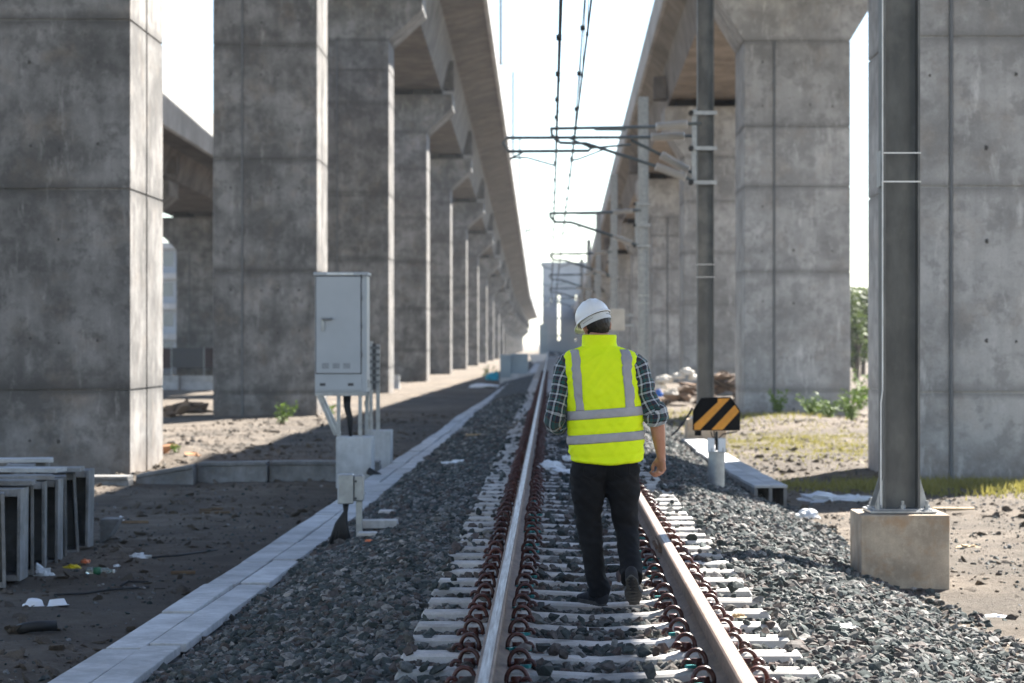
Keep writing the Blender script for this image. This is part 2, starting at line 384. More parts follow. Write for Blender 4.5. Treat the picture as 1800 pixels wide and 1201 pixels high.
def put(n, y0, y1, x0, x1, s0, s1):
    for _ in range(n):
        x = random.uniform(x0, x1); y = random.uniform(y0, y1)
        if x < trough_x(y) + .47 + .03: continue
        s = random.uniform(s0, s1) * (1 + .5 * random.random() ** 4)
        ph = ((y - S0) / SL + .5) % 1 - .5
        onsl = abs(ph) * SL < .125 and -.74 < x < 1.28
        if abs(x + .27) < .085 or abs(x - .80) < .085: continue
        if onsl:
            near = min(abs(x + .27), abs(x - .8))
            if random.random() > (.09 if (x < -.62 or x > 1.15) else .05 if near < .3 else .04) or (13.5 < y < 14.6 and abs(x - .27) < .4): continue
            z = .0 + random.uniform(-.002, .015)
        else:
            z = bed_z(x, y) + random.uniform(.0, .032)
            if -.75 < x < 1.3: z = min(z, -.013)
            if (x + .0 - .28) ** 2 < .07 and 13.6 < y < 14.6: z -= .02
        if near_block(x, y): continue
        if x > 2.5: 
            if random.random() < (x - 2.5) / .7: continue
            z = max(z, ground_z(x, y))
        pts.append((x, y, z)); sc.append(s)
def near_block(x, y): return 2.48 < x < 3.2 and 19.55 < y < 20.3
put(50000, 9.5, 20, -2.3, 3.1, .62, 1.2)
put(54000, 20, 36, -2.3, 3.0, .7, 1.3)
put(50000, 36, 75, -2.3, 3.0, 1.0, 1.7)
scatter('ballast_stones', pts, sc, 'grey crushed stone ballast around the sleepers')
pts = []; sc = []
for _ in range(60000):
    y = 9 + 50 * random.random() ** 1.3; x = random.uniform(2.4, 8.5) if random.random() < .6 else random.uniform(-8.5, -2.7)
    if x < 0 and x > trough_x(y) - .03: continue
    if near_block(x, y) or noise.noise(Vector((x * .8, y * .5, 7))) < random.uniform(-.5, .35): continue
    pts.append((x, y, ground_z(x, y) + .003)); sc.append(.10 + .8 * random.random() ** 5)
scatter('loose_ground_stones', pts, sc, 'loose stones and grit strewn over the bare ground')

pts = []; sc = []
for _ in range(26000):
    y = 9 + 62 * random.random() ** 1.2; x = random.uniform(2.7, 9) if random.random() < .5 else random.uniform(-9, -2.7)
    if (x < 0 and x > trough_x(y) - .06) or near_block(x, y) or noise.noise(Vector((x * .6, y * .35, 17))) < random.uniform(-.4, .3): continue
    pts.append((x, y, ground_z(x, y) + .002)); sc.append(.25 + 1.5 * random.random() ** 4)
scatter('soil_clods', pts, sc, 'clods and crumbs of soil on the bare ground', clod_lib())

# ------------------------------------------------------------------ track
track = empty('railway_track', (TX, 0, 0), 'straight railway track on concrete sleepers running away between the viaducts', 'railway track')
prof = [(-.07, -.002), (.07, -.002), (.07, .010), (.03, .022), (.0085, .034), (.0085, .120), (.034, .132), (.0355, .160), (.028, .168), (-.028, .168), (-.0355, .160), (-.034, .132), (-.0085, .120), (-.0085, .034), (-.03, .022), (-.07, .010)]
for side, dx in ((-1, -.535), (1, .535)):
    r = MB().prism(prof, 4, 420, 'y').build('rail', M['rail'], track); r.location.x = dx
    h = MB().prism([(-.022, .1683), (.022, .1683), (.020, .1700), (-.020, .1700)], 4, 420, 'y').build('running_surface', M['railtop'], r)
# sleeper: concave waist, raised rail seats
def sleeper_mesh():
    mb = MB(); st = [(-1.0, -.035), (-.98, -.004), (-.66, -.004), (-.60, .0), (-.42, .0), (-.34, -.018), (0, -.036), (.34, -.018), (.42, .0), (.60, .0), (.66, -.004), (.98, -.004), (1.0, -.035)]
    rings = []
    for x, z in st:
        w = .092 if abs(x) > .38 else .078
        rings.append([(x, -w, z - .012), (x, -w + .018, z), (x, w - .018, z), (x, w, z - .012), (x, w + .03, -.2), (x, -w - .03, -.2)])
    vs = [p for r in rings for p in r]; fs = [(5, 4, 3, 2, 1, 0), tuple(len(vs) - 6 + k for k in range(6))]
    for i in range(len(rings) - 1):
        for k in range(6): fs.append((i * 6 + k, i * 6 + (k + 1) % 6, (i + 1) * 6 + (k + 1) % 6, (i + 1) * 6 + k))
    return mb.add(vs, fs)
def clip_mesh(mirror):
    pts = []
    for k in range(13):                       # big arch facing along the track
        a = math.pi * (1.08 - 1.16 * k / 12); pts.append((.052 * math.cos(a), .012 * math.sin(a * .5), .028 + .062 * math.sin(a)))
    pts = [(-.03, -.035, .022), (-.052, -.03, .018), (-.06, -.012, .02)] + pts + [(.045, .03, .012), (.02, .05, .018), (-.02, .045, .02)]
    mb = MB().tube(pts, .0118, 8)
    loop = [(-.058 + .024 * math.cos(a), -.035 + .006 * math.cos(a), .02 + .022 * math.sin(a)) for a in [math.pi * (-.2 + 1.3 * k / 8) for k in range(9)]]
    mb.tube(loop, .0112, 7)
    mb.obox((.0, .004, .022), (.05, .04, .05))
    if mirror: mb.v = [(-x, y, z) for x, y, z in mb.v]
    return mb
sl0 = sleeper_mesh().build('sleeper', M['sleeper'], track)
clipm = [clip_mesh(False).build('rail_clip', M['clip'], sl0, smooth=True), clip_mesh(True).build('rail_clip', M['clip'], sl0, smooth=True)]
ins0 = MB().obox((0, 0, .016), (.05, .03, .012), (0, 0, .3)).obox((.02, -.02, .018), (.02, .04, .016)).build('rail_insulator', M['teal'], sl0)
CL = [(-.535 - .118, 0), (-.535 + .118, 1), (.535 - .118, 0), (.535 + .118, 1)]
for k in range(150):
    y = S0 + k * SL
    s = sl0 if k == 0 else copy(sl0, track)
    s.location = (random.uniform(-.012, .012), y, 0); s.rotation_euler = (0, 0, random.uniform(-.012, .012))
    if k < 75:
        for i, (cx, m) in enumerate(CL):
            if k == 0 and i < 2: c = clipm[i]
            else: c = copy(clipm[m], s)
            c.scale = (.93, .93, .93); c.location = (cx, random.uniform(-.01, .01), 0); c.rotation_euler = (random.uniform(-.1, .1), random.uniform(-.08, .08), random.uniform(-.25, .25))
        if k < 22:
            for q in range(2):
                c = ins0 if (k == 0 and q == 0) else copy(ins0, s)
                c.location = (CL[random.choice((1, 2))][0] + (-.03, .03)[q], random.uniform(-.07, -.03), 0); c.rotation_euler.z = random.uniform(-1, 1)
far = MB()
for k in range(150, 420):
    y = S0 + k * SL; far.box(-1, 1, y - .1, y + .1, -.15, -.003)
tag(far.build('distant_sleepers', M['sleeper'], track), kind='stuff')
far = MB()
for k in range(75, 190):
    y = S0 + k * SL
    for cx, m in CL: far.add([(cx - .055, y, 0), (cx + .055, y, 0), (cx + .055, y + .02, .08), (cx - .055, y + .02, .08)], [(0, 1, 2, 3)]).box(cx - .05, cx + .05, y - .03, y + .03, 0, .05)
tag(far.build('distant_rail_clips', M['clip'], track), kind='stuff')
# fishplate joint on right rail
fp = MB(); fp.box(.535 - .035, .535 - .0087, 17.1, 17.7, .045, .115)
for q in range(4): fp.tube([(.535 - .035, 17.18 + q * .145, .08), (.535 - .055, 17.18 + q * .145, .08)], .014, 6)
fp.build('fishplate', M['rail'], track)

# ------------------------------------------------------------------ viaducts
W2 = 1.45; DEP = 3.2
def pier_section(sc=1.0):
    g = .05; d = .06                           # rebates in the two side faces and one in the front
    w = W2; c = .03; gx = -w + .82
    return [(-w + c, 0), (gx - .03, 0), (gx - .03, .03), (gx + .03, .03), (gx + .03, 0), (w - c, 0), (w, c), (w, 1.5), (w - d, 1.5), (w - d, 1.62), (w, 1.62), (w, DEP - c), (w - c, DEP), (-w + c, DEP),
            (-w, DEP - c), (-w, 1.62), (-w + d, 1.62), (-w + d, 1.5), (-w, 1.5), (-w, c)]
SEC = pier_section(); SEC_IN = [(x * .985, .03 + (y * (DEP - .06) / DEP)) for x, y in SEC]
def lift(z0, z1):
    mb = MB(); mb.prism(SEC, z0 + .016, z1 - .016, 'z'); return mb
def make_pier(name, cx, y, kink, joints, mat, label, group, holes=False, pipe=True, cap_out=1.35, seed=0):
    p = empty(name, (cx, y, G), label, 'bridge pier', group)
    base = 0; zs = [-.3] + [j - G for j in joints if j - G < kink - G - .4] + [kink - G]
    for a, b in zip(zs, zs[1:]): lift(a, b).build('column_lift', mat, p)
    MB().prism(SEC_IN, -.2, kink - G + 1.9, 'z').build('core', mat, p)
    k = kink - G; o = cap_out; wv = W2 - .002
    poly = [(-wv, k + .012), (wv, k + .012), (W2 + o, k + 1.25), (W2 + o, k + 2.0), (-W2 - o, k + 2.0), (-W2 - o, k + 1.25)]
    cap = MB().prism(poly, .003, 1.48, 'y').prism(poly, 1.64, DEP - .003, 'y')
    pin = [(a * .985, b + (.03 if b < k + .5 else 0)) for a, b in poly]; cap.prism(pin, 1.3, 1.8, 'y')
    cap.build('pier_cap', mat, p)
    for sx in (-1, 1):
        for yy in (.7, DEP - .7): MB().box(sx * 1.2 - .5, sx * 1.2 + .5, yy - .35, yy + .35, k + 2.0, k + 2.32).build('bearing', M['hole'], p)
    if pipe: MB().tube([(-W2 + .82, -.02, 0), (-W2 + .82, -.02, k - .02)], .028, 8).build('conduit', M['pipe'], p)
    if holes:
        hb = MB(); r = random.Random(seed)
        for a, b in zip(zs, zs[1:]):
            n = max(1, int((b - a) / 1.1))
            for i in range(n):
                for xx in (-.95, -.1, .35, .95):
                    if r.random() < (.3 if cx < 0 else .6): continue
                    zz = a + (i + .5) * (b - a) / n + r.uniform(-.05, .05); rr = r.uniform(.02, .04)
                    hb.tube([(xx + r.uniform(-.03, .03), -.004, zz), (xx, .02, zz)], rr, 9)
        tag(hb.build('tie_holes', M['tie'], p), kind='stuff'); 
    return p
def girder(name, cx, y0, z0, z1, L, half, root, soff, hr, he, mats, label, group, nseg=10, inner=1, outer=None, ph=1.15):
    """z0/z1: soffit height at start/end. half: wing half width, root: web top half width, soff: soffit half width"""
    g = empty(name, (cx, y0, z0), label, 'bridge girder', group)
    g.rotation_euler.x = math.atan2(z1 - z0, L)
    outer = outer or half
    hl, hrt = (half, outer) if inner < 0 else (outer, half)
    body = [(-soff, 0), (soff, 0), (root, hr), (hrt, he), (hrt, he + .28), (-hl, he + .28), (-hl, he), (-root, hr)]
    seg = L / nseg
    def ringpoly(k): return [(x * k, (z - 2) * k + 2) for x, z in body]
    mb = MB(); n = len(body); vs = []; fs = []
    rings = [(.05, .992), (.09, 1), (seg - .05, 1), (seg - .01, .992)]
    for yy, k in rings: vs += [(x, yy, z) for x, z in ringpoly(k)]
    fs.append(tuple(range(n))); fs.append(tuple(3 * n + i for i in range(n)))
    for i in range(3):
        for q in range(n): fs.append((i * n + q, i * n + (q + 1) % n, (i + 1) * n + (q + 1) % n, (i + 1) * n + q))
    mb.add(vs, fs); s0 = mb.build('girder_segment', mats[0], g)
    pp = MB()
    for sgn, hh in ((-1, hl), (1, hrt)):
        pp = MB().box(sgn * hh - (.0 if sgn < 0 else .22) + (.03 if sgn > 0 else -.03), sgn * hh + (.22 if sgn < 0 else 0) + (.03 if sgn > 0 else -.03), .02, seg - .02, he - .12, he + ph)
        p0 = pp.build('parapet_panel', mats[1], g)
        for i in range(1, nseg): copy(p0, g, (0, i * seg, 0))
    for i in range(1, nseg): copy(s0, g, (0, i * seg, 0))
    for sg in (-1, 1):
        for ye in (.02, L - .32):
            MB().box(min(sg * (soff + .1), sg * (soff + .62)), max(sg * (soff + .1), sg * (soff + .62)), ye, ye + .3, .12, hr * .72).build('end_stopper', M['hole'] if ye < 1 else mats[0], g)  # stoppers facing the camera painted dark as the shaded joint gap, others plain concrete
    core = [(x * .97, (z - 2) * .97 + 2) for x, z in body]
    MB().prism(core, .3, L - .3, 'y').build('girder_core', mats[0], g)
    return g
ORD = ['first', 'second', 'third', 'fourth', 'fifth', 'sixth', 'seventh', 'eighth', 'ninth', 'tenth', 'eleventh', 'twelfth', 'thirteenth', 'fourteenth', 'fifteenth', 'sixteenth', 'seventeenth', 'eighteenth', 'nineteenth', 'twentieth', 'twenty-first']
def kl(y): return CAM_Z + 12.2 - 1.1 * (min(y, 375) - 97.5) / 30 - .12 * max(0, y - 375) / 30
def kr(y): return CAM_Z + 8.25 - .85 * (min(y, 320) - 66) / 30 - .1 * max(0, y - 320) / 30
for k in range(20):
    y = 7.4 + 30 * k
    if kl(y) < .7: break
    sc_ = (F / y); jt = {1: [-.73, 2.38, 5.0, 7.6, 10.2, 12.6], 2: [-1.4, 2.0, 5.13, 8.3, 11], 3: [-1.0, 3.4, 6.0, 9.7, 11]}.get(k, [-.9 + (k % 3) * .5, 1.8 + (k % 2) * .4, 4.3, 6.6, 9.2])
    extra = ['', ' at the left edge of the photo', ' just behind the silver cabinet', ', its sunlit edge rising to the flared cap', '', ', behind the concrete trough bend'][k] if k < 6 else ' in the far row'
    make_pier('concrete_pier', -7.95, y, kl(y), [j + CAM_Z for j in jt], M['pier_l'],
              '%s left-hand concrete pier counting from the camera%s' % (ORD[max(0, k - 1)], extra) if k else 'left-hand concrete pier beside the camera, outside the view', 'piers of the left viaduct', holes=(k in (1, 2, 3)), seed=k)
for k in range(-1, 20):
    y = 7.4 + 1.6 + 30 * k
    if kl(y + 30) < -2.6: break
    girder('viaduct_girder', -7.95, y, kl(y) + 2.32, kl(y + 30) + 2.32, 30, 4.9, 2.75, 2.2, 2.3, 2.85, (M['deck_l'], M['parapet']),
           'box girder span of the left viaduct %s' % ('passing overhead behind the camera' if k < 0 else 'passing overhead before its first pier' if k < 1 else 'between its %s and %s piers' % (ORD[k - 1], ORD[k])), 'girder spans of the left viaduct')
for k in range(17):
    y = 6 + 30 * k
    if kr(y) < 1.2: break
    jt = {1: [-.74, 2.33, 4.56, 6.9], 2: [-1.3, 1.94, 4.27, 5.9]}.get(k, [-1.1 + .2 * (k % 3), 1.6, 3.9 - .3 * (k % 2), 5.6])
    extra = ['', ' behind the near mast at the right edge', ' with weeds at its foot', ', partly hidden by the second mast'][k] if k < 4 else ' in the far row'
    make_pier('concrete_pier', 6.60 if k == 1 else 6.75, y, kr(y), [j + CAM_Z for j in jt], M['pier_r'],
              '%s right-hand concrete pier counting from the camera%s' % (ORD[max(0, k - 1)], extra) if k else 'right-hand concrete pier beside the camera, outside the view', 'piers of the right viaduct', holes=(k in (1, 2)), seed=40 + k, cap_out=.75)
for k in range(-1, 17):
    y = 6 + 1.6 + 30 * k
    if kr(y + 30) < -2.4: break
    girder('viaduct_girder', 6.75, y, kr(y) + 2.32, kr(y + 30) + 2.32, 30, 3.10, 2.15, 1.95, 1.45, 2.1, (M['deck_r'], M['parapet']),
           'box girder span of the right viaduct %s' % ('passing overhead behind the camera' if k < 0 else 'passing overhead before its first pier' if k < 1 else 'between its %s and %s piers' % (ORD[k - 1], ORD[k])), 'girder spans of the right viaduct', inner=1, outer=2.75)
# far-left parallel viaduct
for i, y in enumerate((90, 120, 150, 180, 210)):
    make_pier('concrete_pier', -21.75, y, 5.8 + CAM_Z - .01 * (y - 150), [2.2, 4.9], M['pier_l'], 'shaded pier of the far-left viaduct, seen between the first two left piers' if y == 150 else 'pier of the far-left viaduct hidden behind the left row, %s of five' % ORD[i], 'piers of the far-left viaduct')
for i, y in enumerate((61.6, 91.6, 121.6, 151.6, 181.6)):
    girder('viaduct_girder', -21.75, y, 8.12 + CAM_Z - .01 * (y - 150), 8.12 + CAM_Z - .01 * (y - 120), 30, 4.6, 2.9, 2.4, 1.35, 1.25, (M['deck_l'], M['parapet']),
           'pale-edged girder of the far-left viaduct seen between the first two left piers' if i == 1 else 'girder span of the far-left viaduct behind the left piers, %s of five' % ORD[i], 'girder spans of the far-left viaduct', ph=2.0)
# ------------------------------------------------------------------ sloping cable trough beside the track
tr = empty('cable_trough', (-2.5, 30, 0), 'long concrete cable trough with two rows of lids along the left edge of the ballast', 'cable trough')
def off(o, p): o.location = (Vector(o.location) - Vector(p.location))
TZ = -.32
LIDL = 1.9
lidp = MB().box(-.112, .112, 0, LIDL - .075, -.055, 0).build('trough_lid', M['lid'], tr, bevel=.006)
y = 9.05; first = True
while y < 113:
    a, b = trough_x(y), trough_x(y + LIDL); ang = -math.atan2(b - a, LIDL)
    for col in range(2):
        o = lidp if first else copy(lidp, tr); first = False
        yo = y + (0 if col == 0 else .14)
        o.location = (trough_x(yo) + .112 + col * .246 + random.uniform(-.009, .009) + 2.5, yo - 30, TZ + random.uniform(-.009, .009))
        o.rotation_euler = (random.uniform(-.004, .004), random.uniform(-.015, .015), ang + random.uniform(-.006, .006))
    y += LIDL
tb = MB()
for yy in np.arange(9, 113, 2.0):
    a, b = trough_x(yy), trough_x(yy + 2)
    tb.add([(a + .01, yy, -.7), (a + .45, yy, -.7), (b + .45, yy + 2, -.7), (b + .01, yy + 2, -.7), (a + .01, yy, TZ - .09), (a + .45, yy, TZ - .09), (b + .45, yy + 2, TZ - .09), (b + .01, yy + 2, TZ - .09)],
           [(3, 2, 1, 0), (4, 5, 6, 7), (0, 1, 5, 4), (1, 2, 6, 5), (2, 3, 7, 6), (3, 0, 4, 7)])
o = tb.build('trough_body', M['pipe'], tr); o.location = (2.5, -30, 0)
# branch trough wall going left
bt = empty('branch_cable_trough', (-4.5, 35.5, G), 'low dark concrete trough wall branching left from the lidded trough at the cabinet', 'cable trough')
for x0, z0, x1, z1, y0 in ((-6.65, -.42, -6.0, -.42, 34.4), (-5.98, -.42, -5.15, -.28, 34.9), (-5.13, -.265, -4.12, -.25, 35.2), (-4.1, -.25, -3.1, -.25, 35.3), (-3.08, -.25, -2.5, -.26, 35.5)):
    m = MB(); m.prism([(x0, -.75), (x1, -.75), (x1, z1), (x0, z0)], y0, y0 + .42, 'y'); m.v = [(a + 4.5, b - 35.5, c - G) for a, b, c in m.v]
    s = m.build('trough_section', M['precast'], bt, bevel=.01)
    m = MB(); m.prism([(x0 + .01, z0 + .003), (x1 - .01, z1 + .003), (x1 - .01, z1 + .05), (x0 + .01, z0 + .05)], y0 - .03, y0 + .45, 'y'); m.v = [(a + 4.5, b - 35.5, c - G) for a, b, c in m.v]
    m.build('trough_lid', M['precast'], bt, bevel=.006)
# trough on the right with open end
rt = empty('open_ended_trough', (2.75, 30, G), 'pale double-channel concrete cable trough with an open end on the right of the track', 'cable trough')
yy = 29.6; xx = [2.72, 2.70, 2.66, 2.62, 2.60, 2.62, 2.66, 2.70]
for k in range(9):
    x = 2.70 - .10 * math.sin(k / 8 * 2.4); y = 29.6 + k * 1.6
    m = MB()
    for a, b in ((-.20, -.16), (-.02, .02), (.16, .20)): m.box(a, b, 0, 1.56, 0, .26)
    m.box(-.20, .20, 0, 1.56, -.03, 0)
    s = m.build('channel_section', M['precast'], rt); s.location = (x - 2.75, y - 30, .01); s.rotation_euler.z = random.uniform(.0, .05)
    l = MB().box(-.205, -.003, -.02, 1.54, .265, .30).build('trough_lid', M['lid'], s, bevel=.006)
    l = MB().box(.003, .205, -.02, 1.54, .265, .30).build('trough_lid', M['lid'], s, bevel=.006)

# ------------------------------------------------------------------ overhead line masts
def hbeam(h):
    m = MB(); m.box(-.15, -.132, -.15, .15, 0, h).box(.132, .15, -.15, .15, 0, h).box(-.132, .132, -.006, .006, 0, h); return m
MASTS = [(2.88, 19.95), (2.85, 44.4), (2.83, 73.4), (2.83, 107), (2.8, 140), (2.8, 175), (2.8, 215)]
ml = ['near grey H-section mast with white bands on a square stained block', 'second overhead line mast from the camera, carrying white insulators, behind the striped sign', 'third overhead line mast with a grey box fixed on its side', 'fourth overhead line mast along the right of the track', 'fifth overhead line mast in the distance', 'sixth overhead line mast in the distance', 'seventh overhead line mast far down the line']
for i, (x, y) in enumerate(MASTS):
    zt = 9.0; zb = -.44 + .58 if i == 0 else .14
    gr = 'masts beside the right viaduct'
    fb = empty('mast_foundation', (x, y, -.44), ['square weathered concrete block under the near mast', 'concrete block under the second mast, behind the striped sign', 'concrete block under the third mast'][i] if i < 3 else 'small distant concrete block under the %s mast' % ORD[i], 'foundation', 'mast foundation blocks')
    b = MB().box(-.36, .36, -.36, .36, -.35, .575).build('foundation_block', M['block'], fb, bevel=.012)
    p = empty('overhead_mast', (x, y, zb), ml[i], 'mast', gr)
    hbeam(zt - zb).build('mast_column', M['mast'] if i < 2 else M['steel'], p)
    if i < 3:
        MB().box(-.27, .27, -.27, .27, 0, .022).box(-.24, .24, -.24, .24, .022, .035).build('base_plate', M['steel'], p, bevel=.004)
        gs = MB()
        for sx in (-1, 1):
            for yy in (-.13, .13): gs.prism([(sx * .151, .036), (sx * .225, .036), (sx * .155, .27), (sx * .151, .27)], yy - .006, yy + .006, 'y')
        gs.build('gusset', M['steel'], p)
        for bx_, by_ in ((-.2, -.2), (0, -.2), (.2, -.2), (-.2, .2), (.2, .2)):
            MB().tube([(bx_, by_, .035), (bx_, by_, .065)], .024, 6).tube([(bx_, by_, .065), (bx_, by_, .10)], .013, 8).build('anchor_bolt', M['steel'], p)
        for dz in ((1.39 + .16 - .0, 1.39 - .075) if i == 0 else (1.43, 1.2)):
            z = CAM_Z + dz - zb
            m = MB().box(-.155, .155, -.157, -.151, z, z + .012).box(-.157, -.151, -.157, .157, z, z + .012).box(.151, .157, -.157, .157, z, z + .012)
            m.build('strap_band', M['band'], p)
        if i == 0:
            z = CAM_Z + 1.39 - zb; MB().box(-.168, -.158, -.10, .12, z - .1, z + .19).build('strap_plate', M['steel'], p)
            MB().tube([(-.17, -.145, .036), (-.17, -.145, .9), (-.157, -.150, 1.0), (-.157, -.150, zt - zb)], .006, 6).build('earth_cable', M['band'], p)
# side box on third mast
bxo = MB().box(-.22, .22, -.1, .1, -.33, .33).build('control_box', M['sack'], None, bevel=.02, loc=(at(1085, 562, 72.6)[0], 72.6, at(1085, 562, 72.6)[1]))
tag(bxo, 'pale grey box mounted low on the third mast, beside the helmet', 'box')
MB().box(.22, .52, .0, .04, .1, .16).box(.22, .52, .0, .04, -.2, -.14).build('box_bracket', M['steel'], bxo)
# cantilevers
def insulator(p0, p1, r, parent):
    p0, p1 = Vector(p0), Vector(p1); d = p1 - p0; n = 29; pts = []; rs = []
    for i in range(n):
        t = i / (n - 1); pts.append(p0 + d * t); rs.append(r if (i % 2 == 1) else r * .5)
    MB().tube(pts, rs, 10).build('insulator', M['insul'], parent, smooth=False)
def cantilever(mi, label, simple_=False, k=1.0):
    mx, my = MASTS[mi]; c = empty('catenary_cantilever', (mx, my, 5), label, 'cantilever', 'cantilever arms on the masts')
    def P(px, py, dy=0):       # laid out at the second mast's distance
        x = (px - 967) * 44.4 / F; z = CAM_Z - (py - 603) * 44.4 / F
        return (x - 2.85, dy, z - 5)
    T = lambda pts, r=.03 if mi < 2 else .045, nm='arm_tube', m='tube': MB().tube(pts, r, 8).build(nm, M[m], c)
    br = MB().box(-.25, -.16, -.10, -.02, P(0, 325)[2], P(0, 193)[2])
    br.build('bracket_rail', M['steel'], c)
    for py in (200, 262, 322):
        z = P(0, py)[2]; MB().box(-.28, .2, -.19, -.16, z - .035, z + .035).build('bracket_clamp', M['steel'], c)
        MB().tube([(-.27, -.2, z), (-.27, -.05, z)], .05, 8).build('clamp_bolt', M['black'], c)
    T([P(1232, 218, -.1), P(1208, 219, -.1)]); insulator(P(1208, 219, -.1), P(1152, 224, -.1), .09, c); T([P(1152, 224, -.1), P(967, 227, -.1)])
    T([P(1232, 325, -.1), P(1205, 313, -.1)]); insulator(P(1205, 313, -.1), P(1152, 293, -.1), .09, c); T([P(1152, 293, -.1), P(1030, 253, -.1), P(985, 252, -.1), P(970, 238, -.1), P(969, 226, -.1)])
    MB().box(P(1045, 0)[0], P(1100, 0)[0], -.13, -.07, P(0, 231)[2], P(0, 227)[2]).build('tube_sleeve', M['tube'], c)
    if not simple_:
        T([P(1232, 237, .3), P(1205, 237, .3)]); insulator(P(1205, 237, .3), P(1145, 239, .3), .09, c); T([P(1145, 239, .3), P(890, 240, .3), P(884, 250, .3), P(893, 264, .3), P(1035, 263, .3), P(1042, 255, .3)])
        T([P(1228, 308, .3), P(1212, 298, .3)]); insulator(P(1212, 298, .3), P(1163, 270, .3), .09, c); T([P(1163, 270, .3), P(1110, 244, .3)])
        T([P(1110, 252, .3), P(1040, 258, .3), P(1000, 240, .3)], .022)
    T([P(898, 280, .1), P(900, 277, .1), P(925, 276, .1), P(960, 286, .1), P(977, 291, .1)], .016, 'steady_arm')
    T([P(895, 279, .1), P(918, 268, .1), P(920, 263, .1)], .016, 'steady_arm')
    T([P(1062, 262, .1), P(1020, 278, .1), P(1002, 283, .1)], .016, 'steady_arm')
    return c
cantilever(1, 'nearest cantilever arm with four white ribbed insulators on the second mast')
cantilever(2, 'cantilever arm with white insulators on the third mast', True)
for i in (3, 4, 5, 6): cantilever(i, 'small distant cantilever arm on the %s mast' % ORD[i], True)
# wires
def wire(name, pts, r, label, drops=None):
    o = MB().tube(pts, r, 6).build(name, M['wire']); tag(o, label, 'wire', 'overhead line wires'); return o
def zlin(a, b, ya, yb, y, sag=0):
    t = (y - ya) / (yb - ya); return a + (b - a) * t - sag * 4 * t * (1 - t)
ya = [y for _, y in MASTS]
def wire_pts(x, zc, sag, z_first=None):
    pts = []
    nodes = [(5, z_first or zc), (19.95, z_first or zc), (44.4, zc)] + [(q, zc) for q in ya[2:]] + [(260, zc)]
    for (y0, z0), (y1, z1) in zip(nodes, nodes[1:]):
        for q in range(10):
            t = q / 10; pts.append((x, y0 + (y1 - y0) * t, z0 + (z1 - z0) * t - sag * 4 * t * (1 - t)))
    return pts
zc_, zm_ = CAM_Z + 3.28, CAM_Z + 4.02
W = [wire('contact_wire', wire_pts(.11, zc_, 0), .011, 'lower left wire of the overhead line'), wire('messenger_wire', wire_pts(.11, zm_, .22), .011, 'upper left wire of the overhead line'),
     wire('contact_wire', wire_pts(.40, zc_ + .05, 0), .011, 'lower right wire of the overhead line'), wire('messenger_wire', wire_pts(.46, zm_, .10, CAM_Z + 5.3), .011, 'upper right wire of the overhead line, climbing towards the camera')]
for (x, w, zm, z0, sg) in ((.11, W[1], zm_, zc_, .22), (.40, W[3], zm_, zc_ + .05, .10)):
    for (a, b) in zip(ya[:5], ya[1:]):
        n = 6
        for q in range(n):
            t = (q + .5) / n; yy = a + (b - a) * t; zt_ = zm - sg * 4 * t * (1 - t)
            if a < 20 and x > .3: zt_ += (CAM_Z + 5.3 - zm_) * (1 - t)
            MB().tube([(x + (.06 if x > .3 else 0), yy, zt_), (x, yy, z0)], .005, 5).obox((x + (.06 if x > .3 else 0), yy, zt_), (.07, .14, .06)).obox((x, yy, z0), (.03, .08, .04)).build('dropper', M['wire'], w)
# poles standing on the left viaduct's parapet
for i, (px, y, h) in enumerate(((878, 143, 6.2), (900, 190, 6), (912, 232, 6), (925, 290, 6), (931, 345, 6))):
    zb = kl(y) + 2.32 + 3.6
    o = MB().box(-.09, .09, -.09, .09, 0, h + .6).box(-.16, .16, -.16, .16, 0, .08).build('parapet_pole', M['steel'], None, loc=(-2.92, y, zb)); tag(o, 'slim steel pole on the left viaduct parapet, %s from the top of the photo' % ORD[i], 'pole', 'poles on the left parapet')

# ------------------------------------------------------------------ cabinet
CY = 34.0
x0, x1 = at(553, 0, CY)[0], at(636, 0, CY)[0]
zt, zb = at(0, 477, CY)[1], at(0, 690, CY)[1]
cb = empty('signalling_cabinet', ((x0 + x1) / 2, CY + .25, zb), 'tall light grey equipment cabinet with a lever handle raised on steel legs', 'cabinet')
w = (x1 - x0) / 2; h = zt - zb
MB().box(-w, w + .07, -.2, .3, .0, h - .06).build('cabinet_body', M['cabinet'], cb, bevel=.01)
MB().box(-w - .02, w + .09, -.23, .33, h - .06, h - .012).build('cabinet_roof', M['cabinet'], cb, bevel=.012)
MB().box(-w + .008, w - .006, -.2045, -.2, .258, h - .064).build('door_gasket', M['cab_dark'], cb)
d = MB().box(-w + .02, w - .02, -.222, -.2, .27, h - .075).build('cabinet_door', M['cabinet'], cb, bevel=.005)
MB().box(-w + .09, -w + .135, -.240, -.222, .86, 1.06).tube([(-w + .112, -.238, 1.03), (-w + .112, -.268, 1.03), (-w + .25, -.268, 1.035)], .016, 8).build('door_handle', M['steel'], d)
v = MB()
for g_ in range(3):
    for q in range(4): v.box(-w + .1 + g_ * .15, -w + .2 + g_ * .15, -.2228, -.221, .34 + q * .02, .347 + q * .02)
v.build('vent_slots', M['cab_dark'], d)
v = MB()
for z in (.5, .9, 1.3, 1.6): v.tube([(w - .008, -.225, z), (w - .008, -.225, z + .06)], .009, 6)
v.build('door_hinges', M['cab_dark'], d)
MB().box(-w + .17, w - .12, -.236, -.231, h - .052, h - .02).build('name_strip', M['band'], cb)
pl = MB().box(-w + .008, w - .008, -.212, -.2, .03, .24).build('lower_panel', M['cabinet'], cb, bevel=.004)
MB().box(-w + .07, -w + .15, -.214, -.208, .09, .13).box(w - .2, w - .12, -.214, -.208, .09, .13).build('lifting_slot', M['cab_dark'], pl)
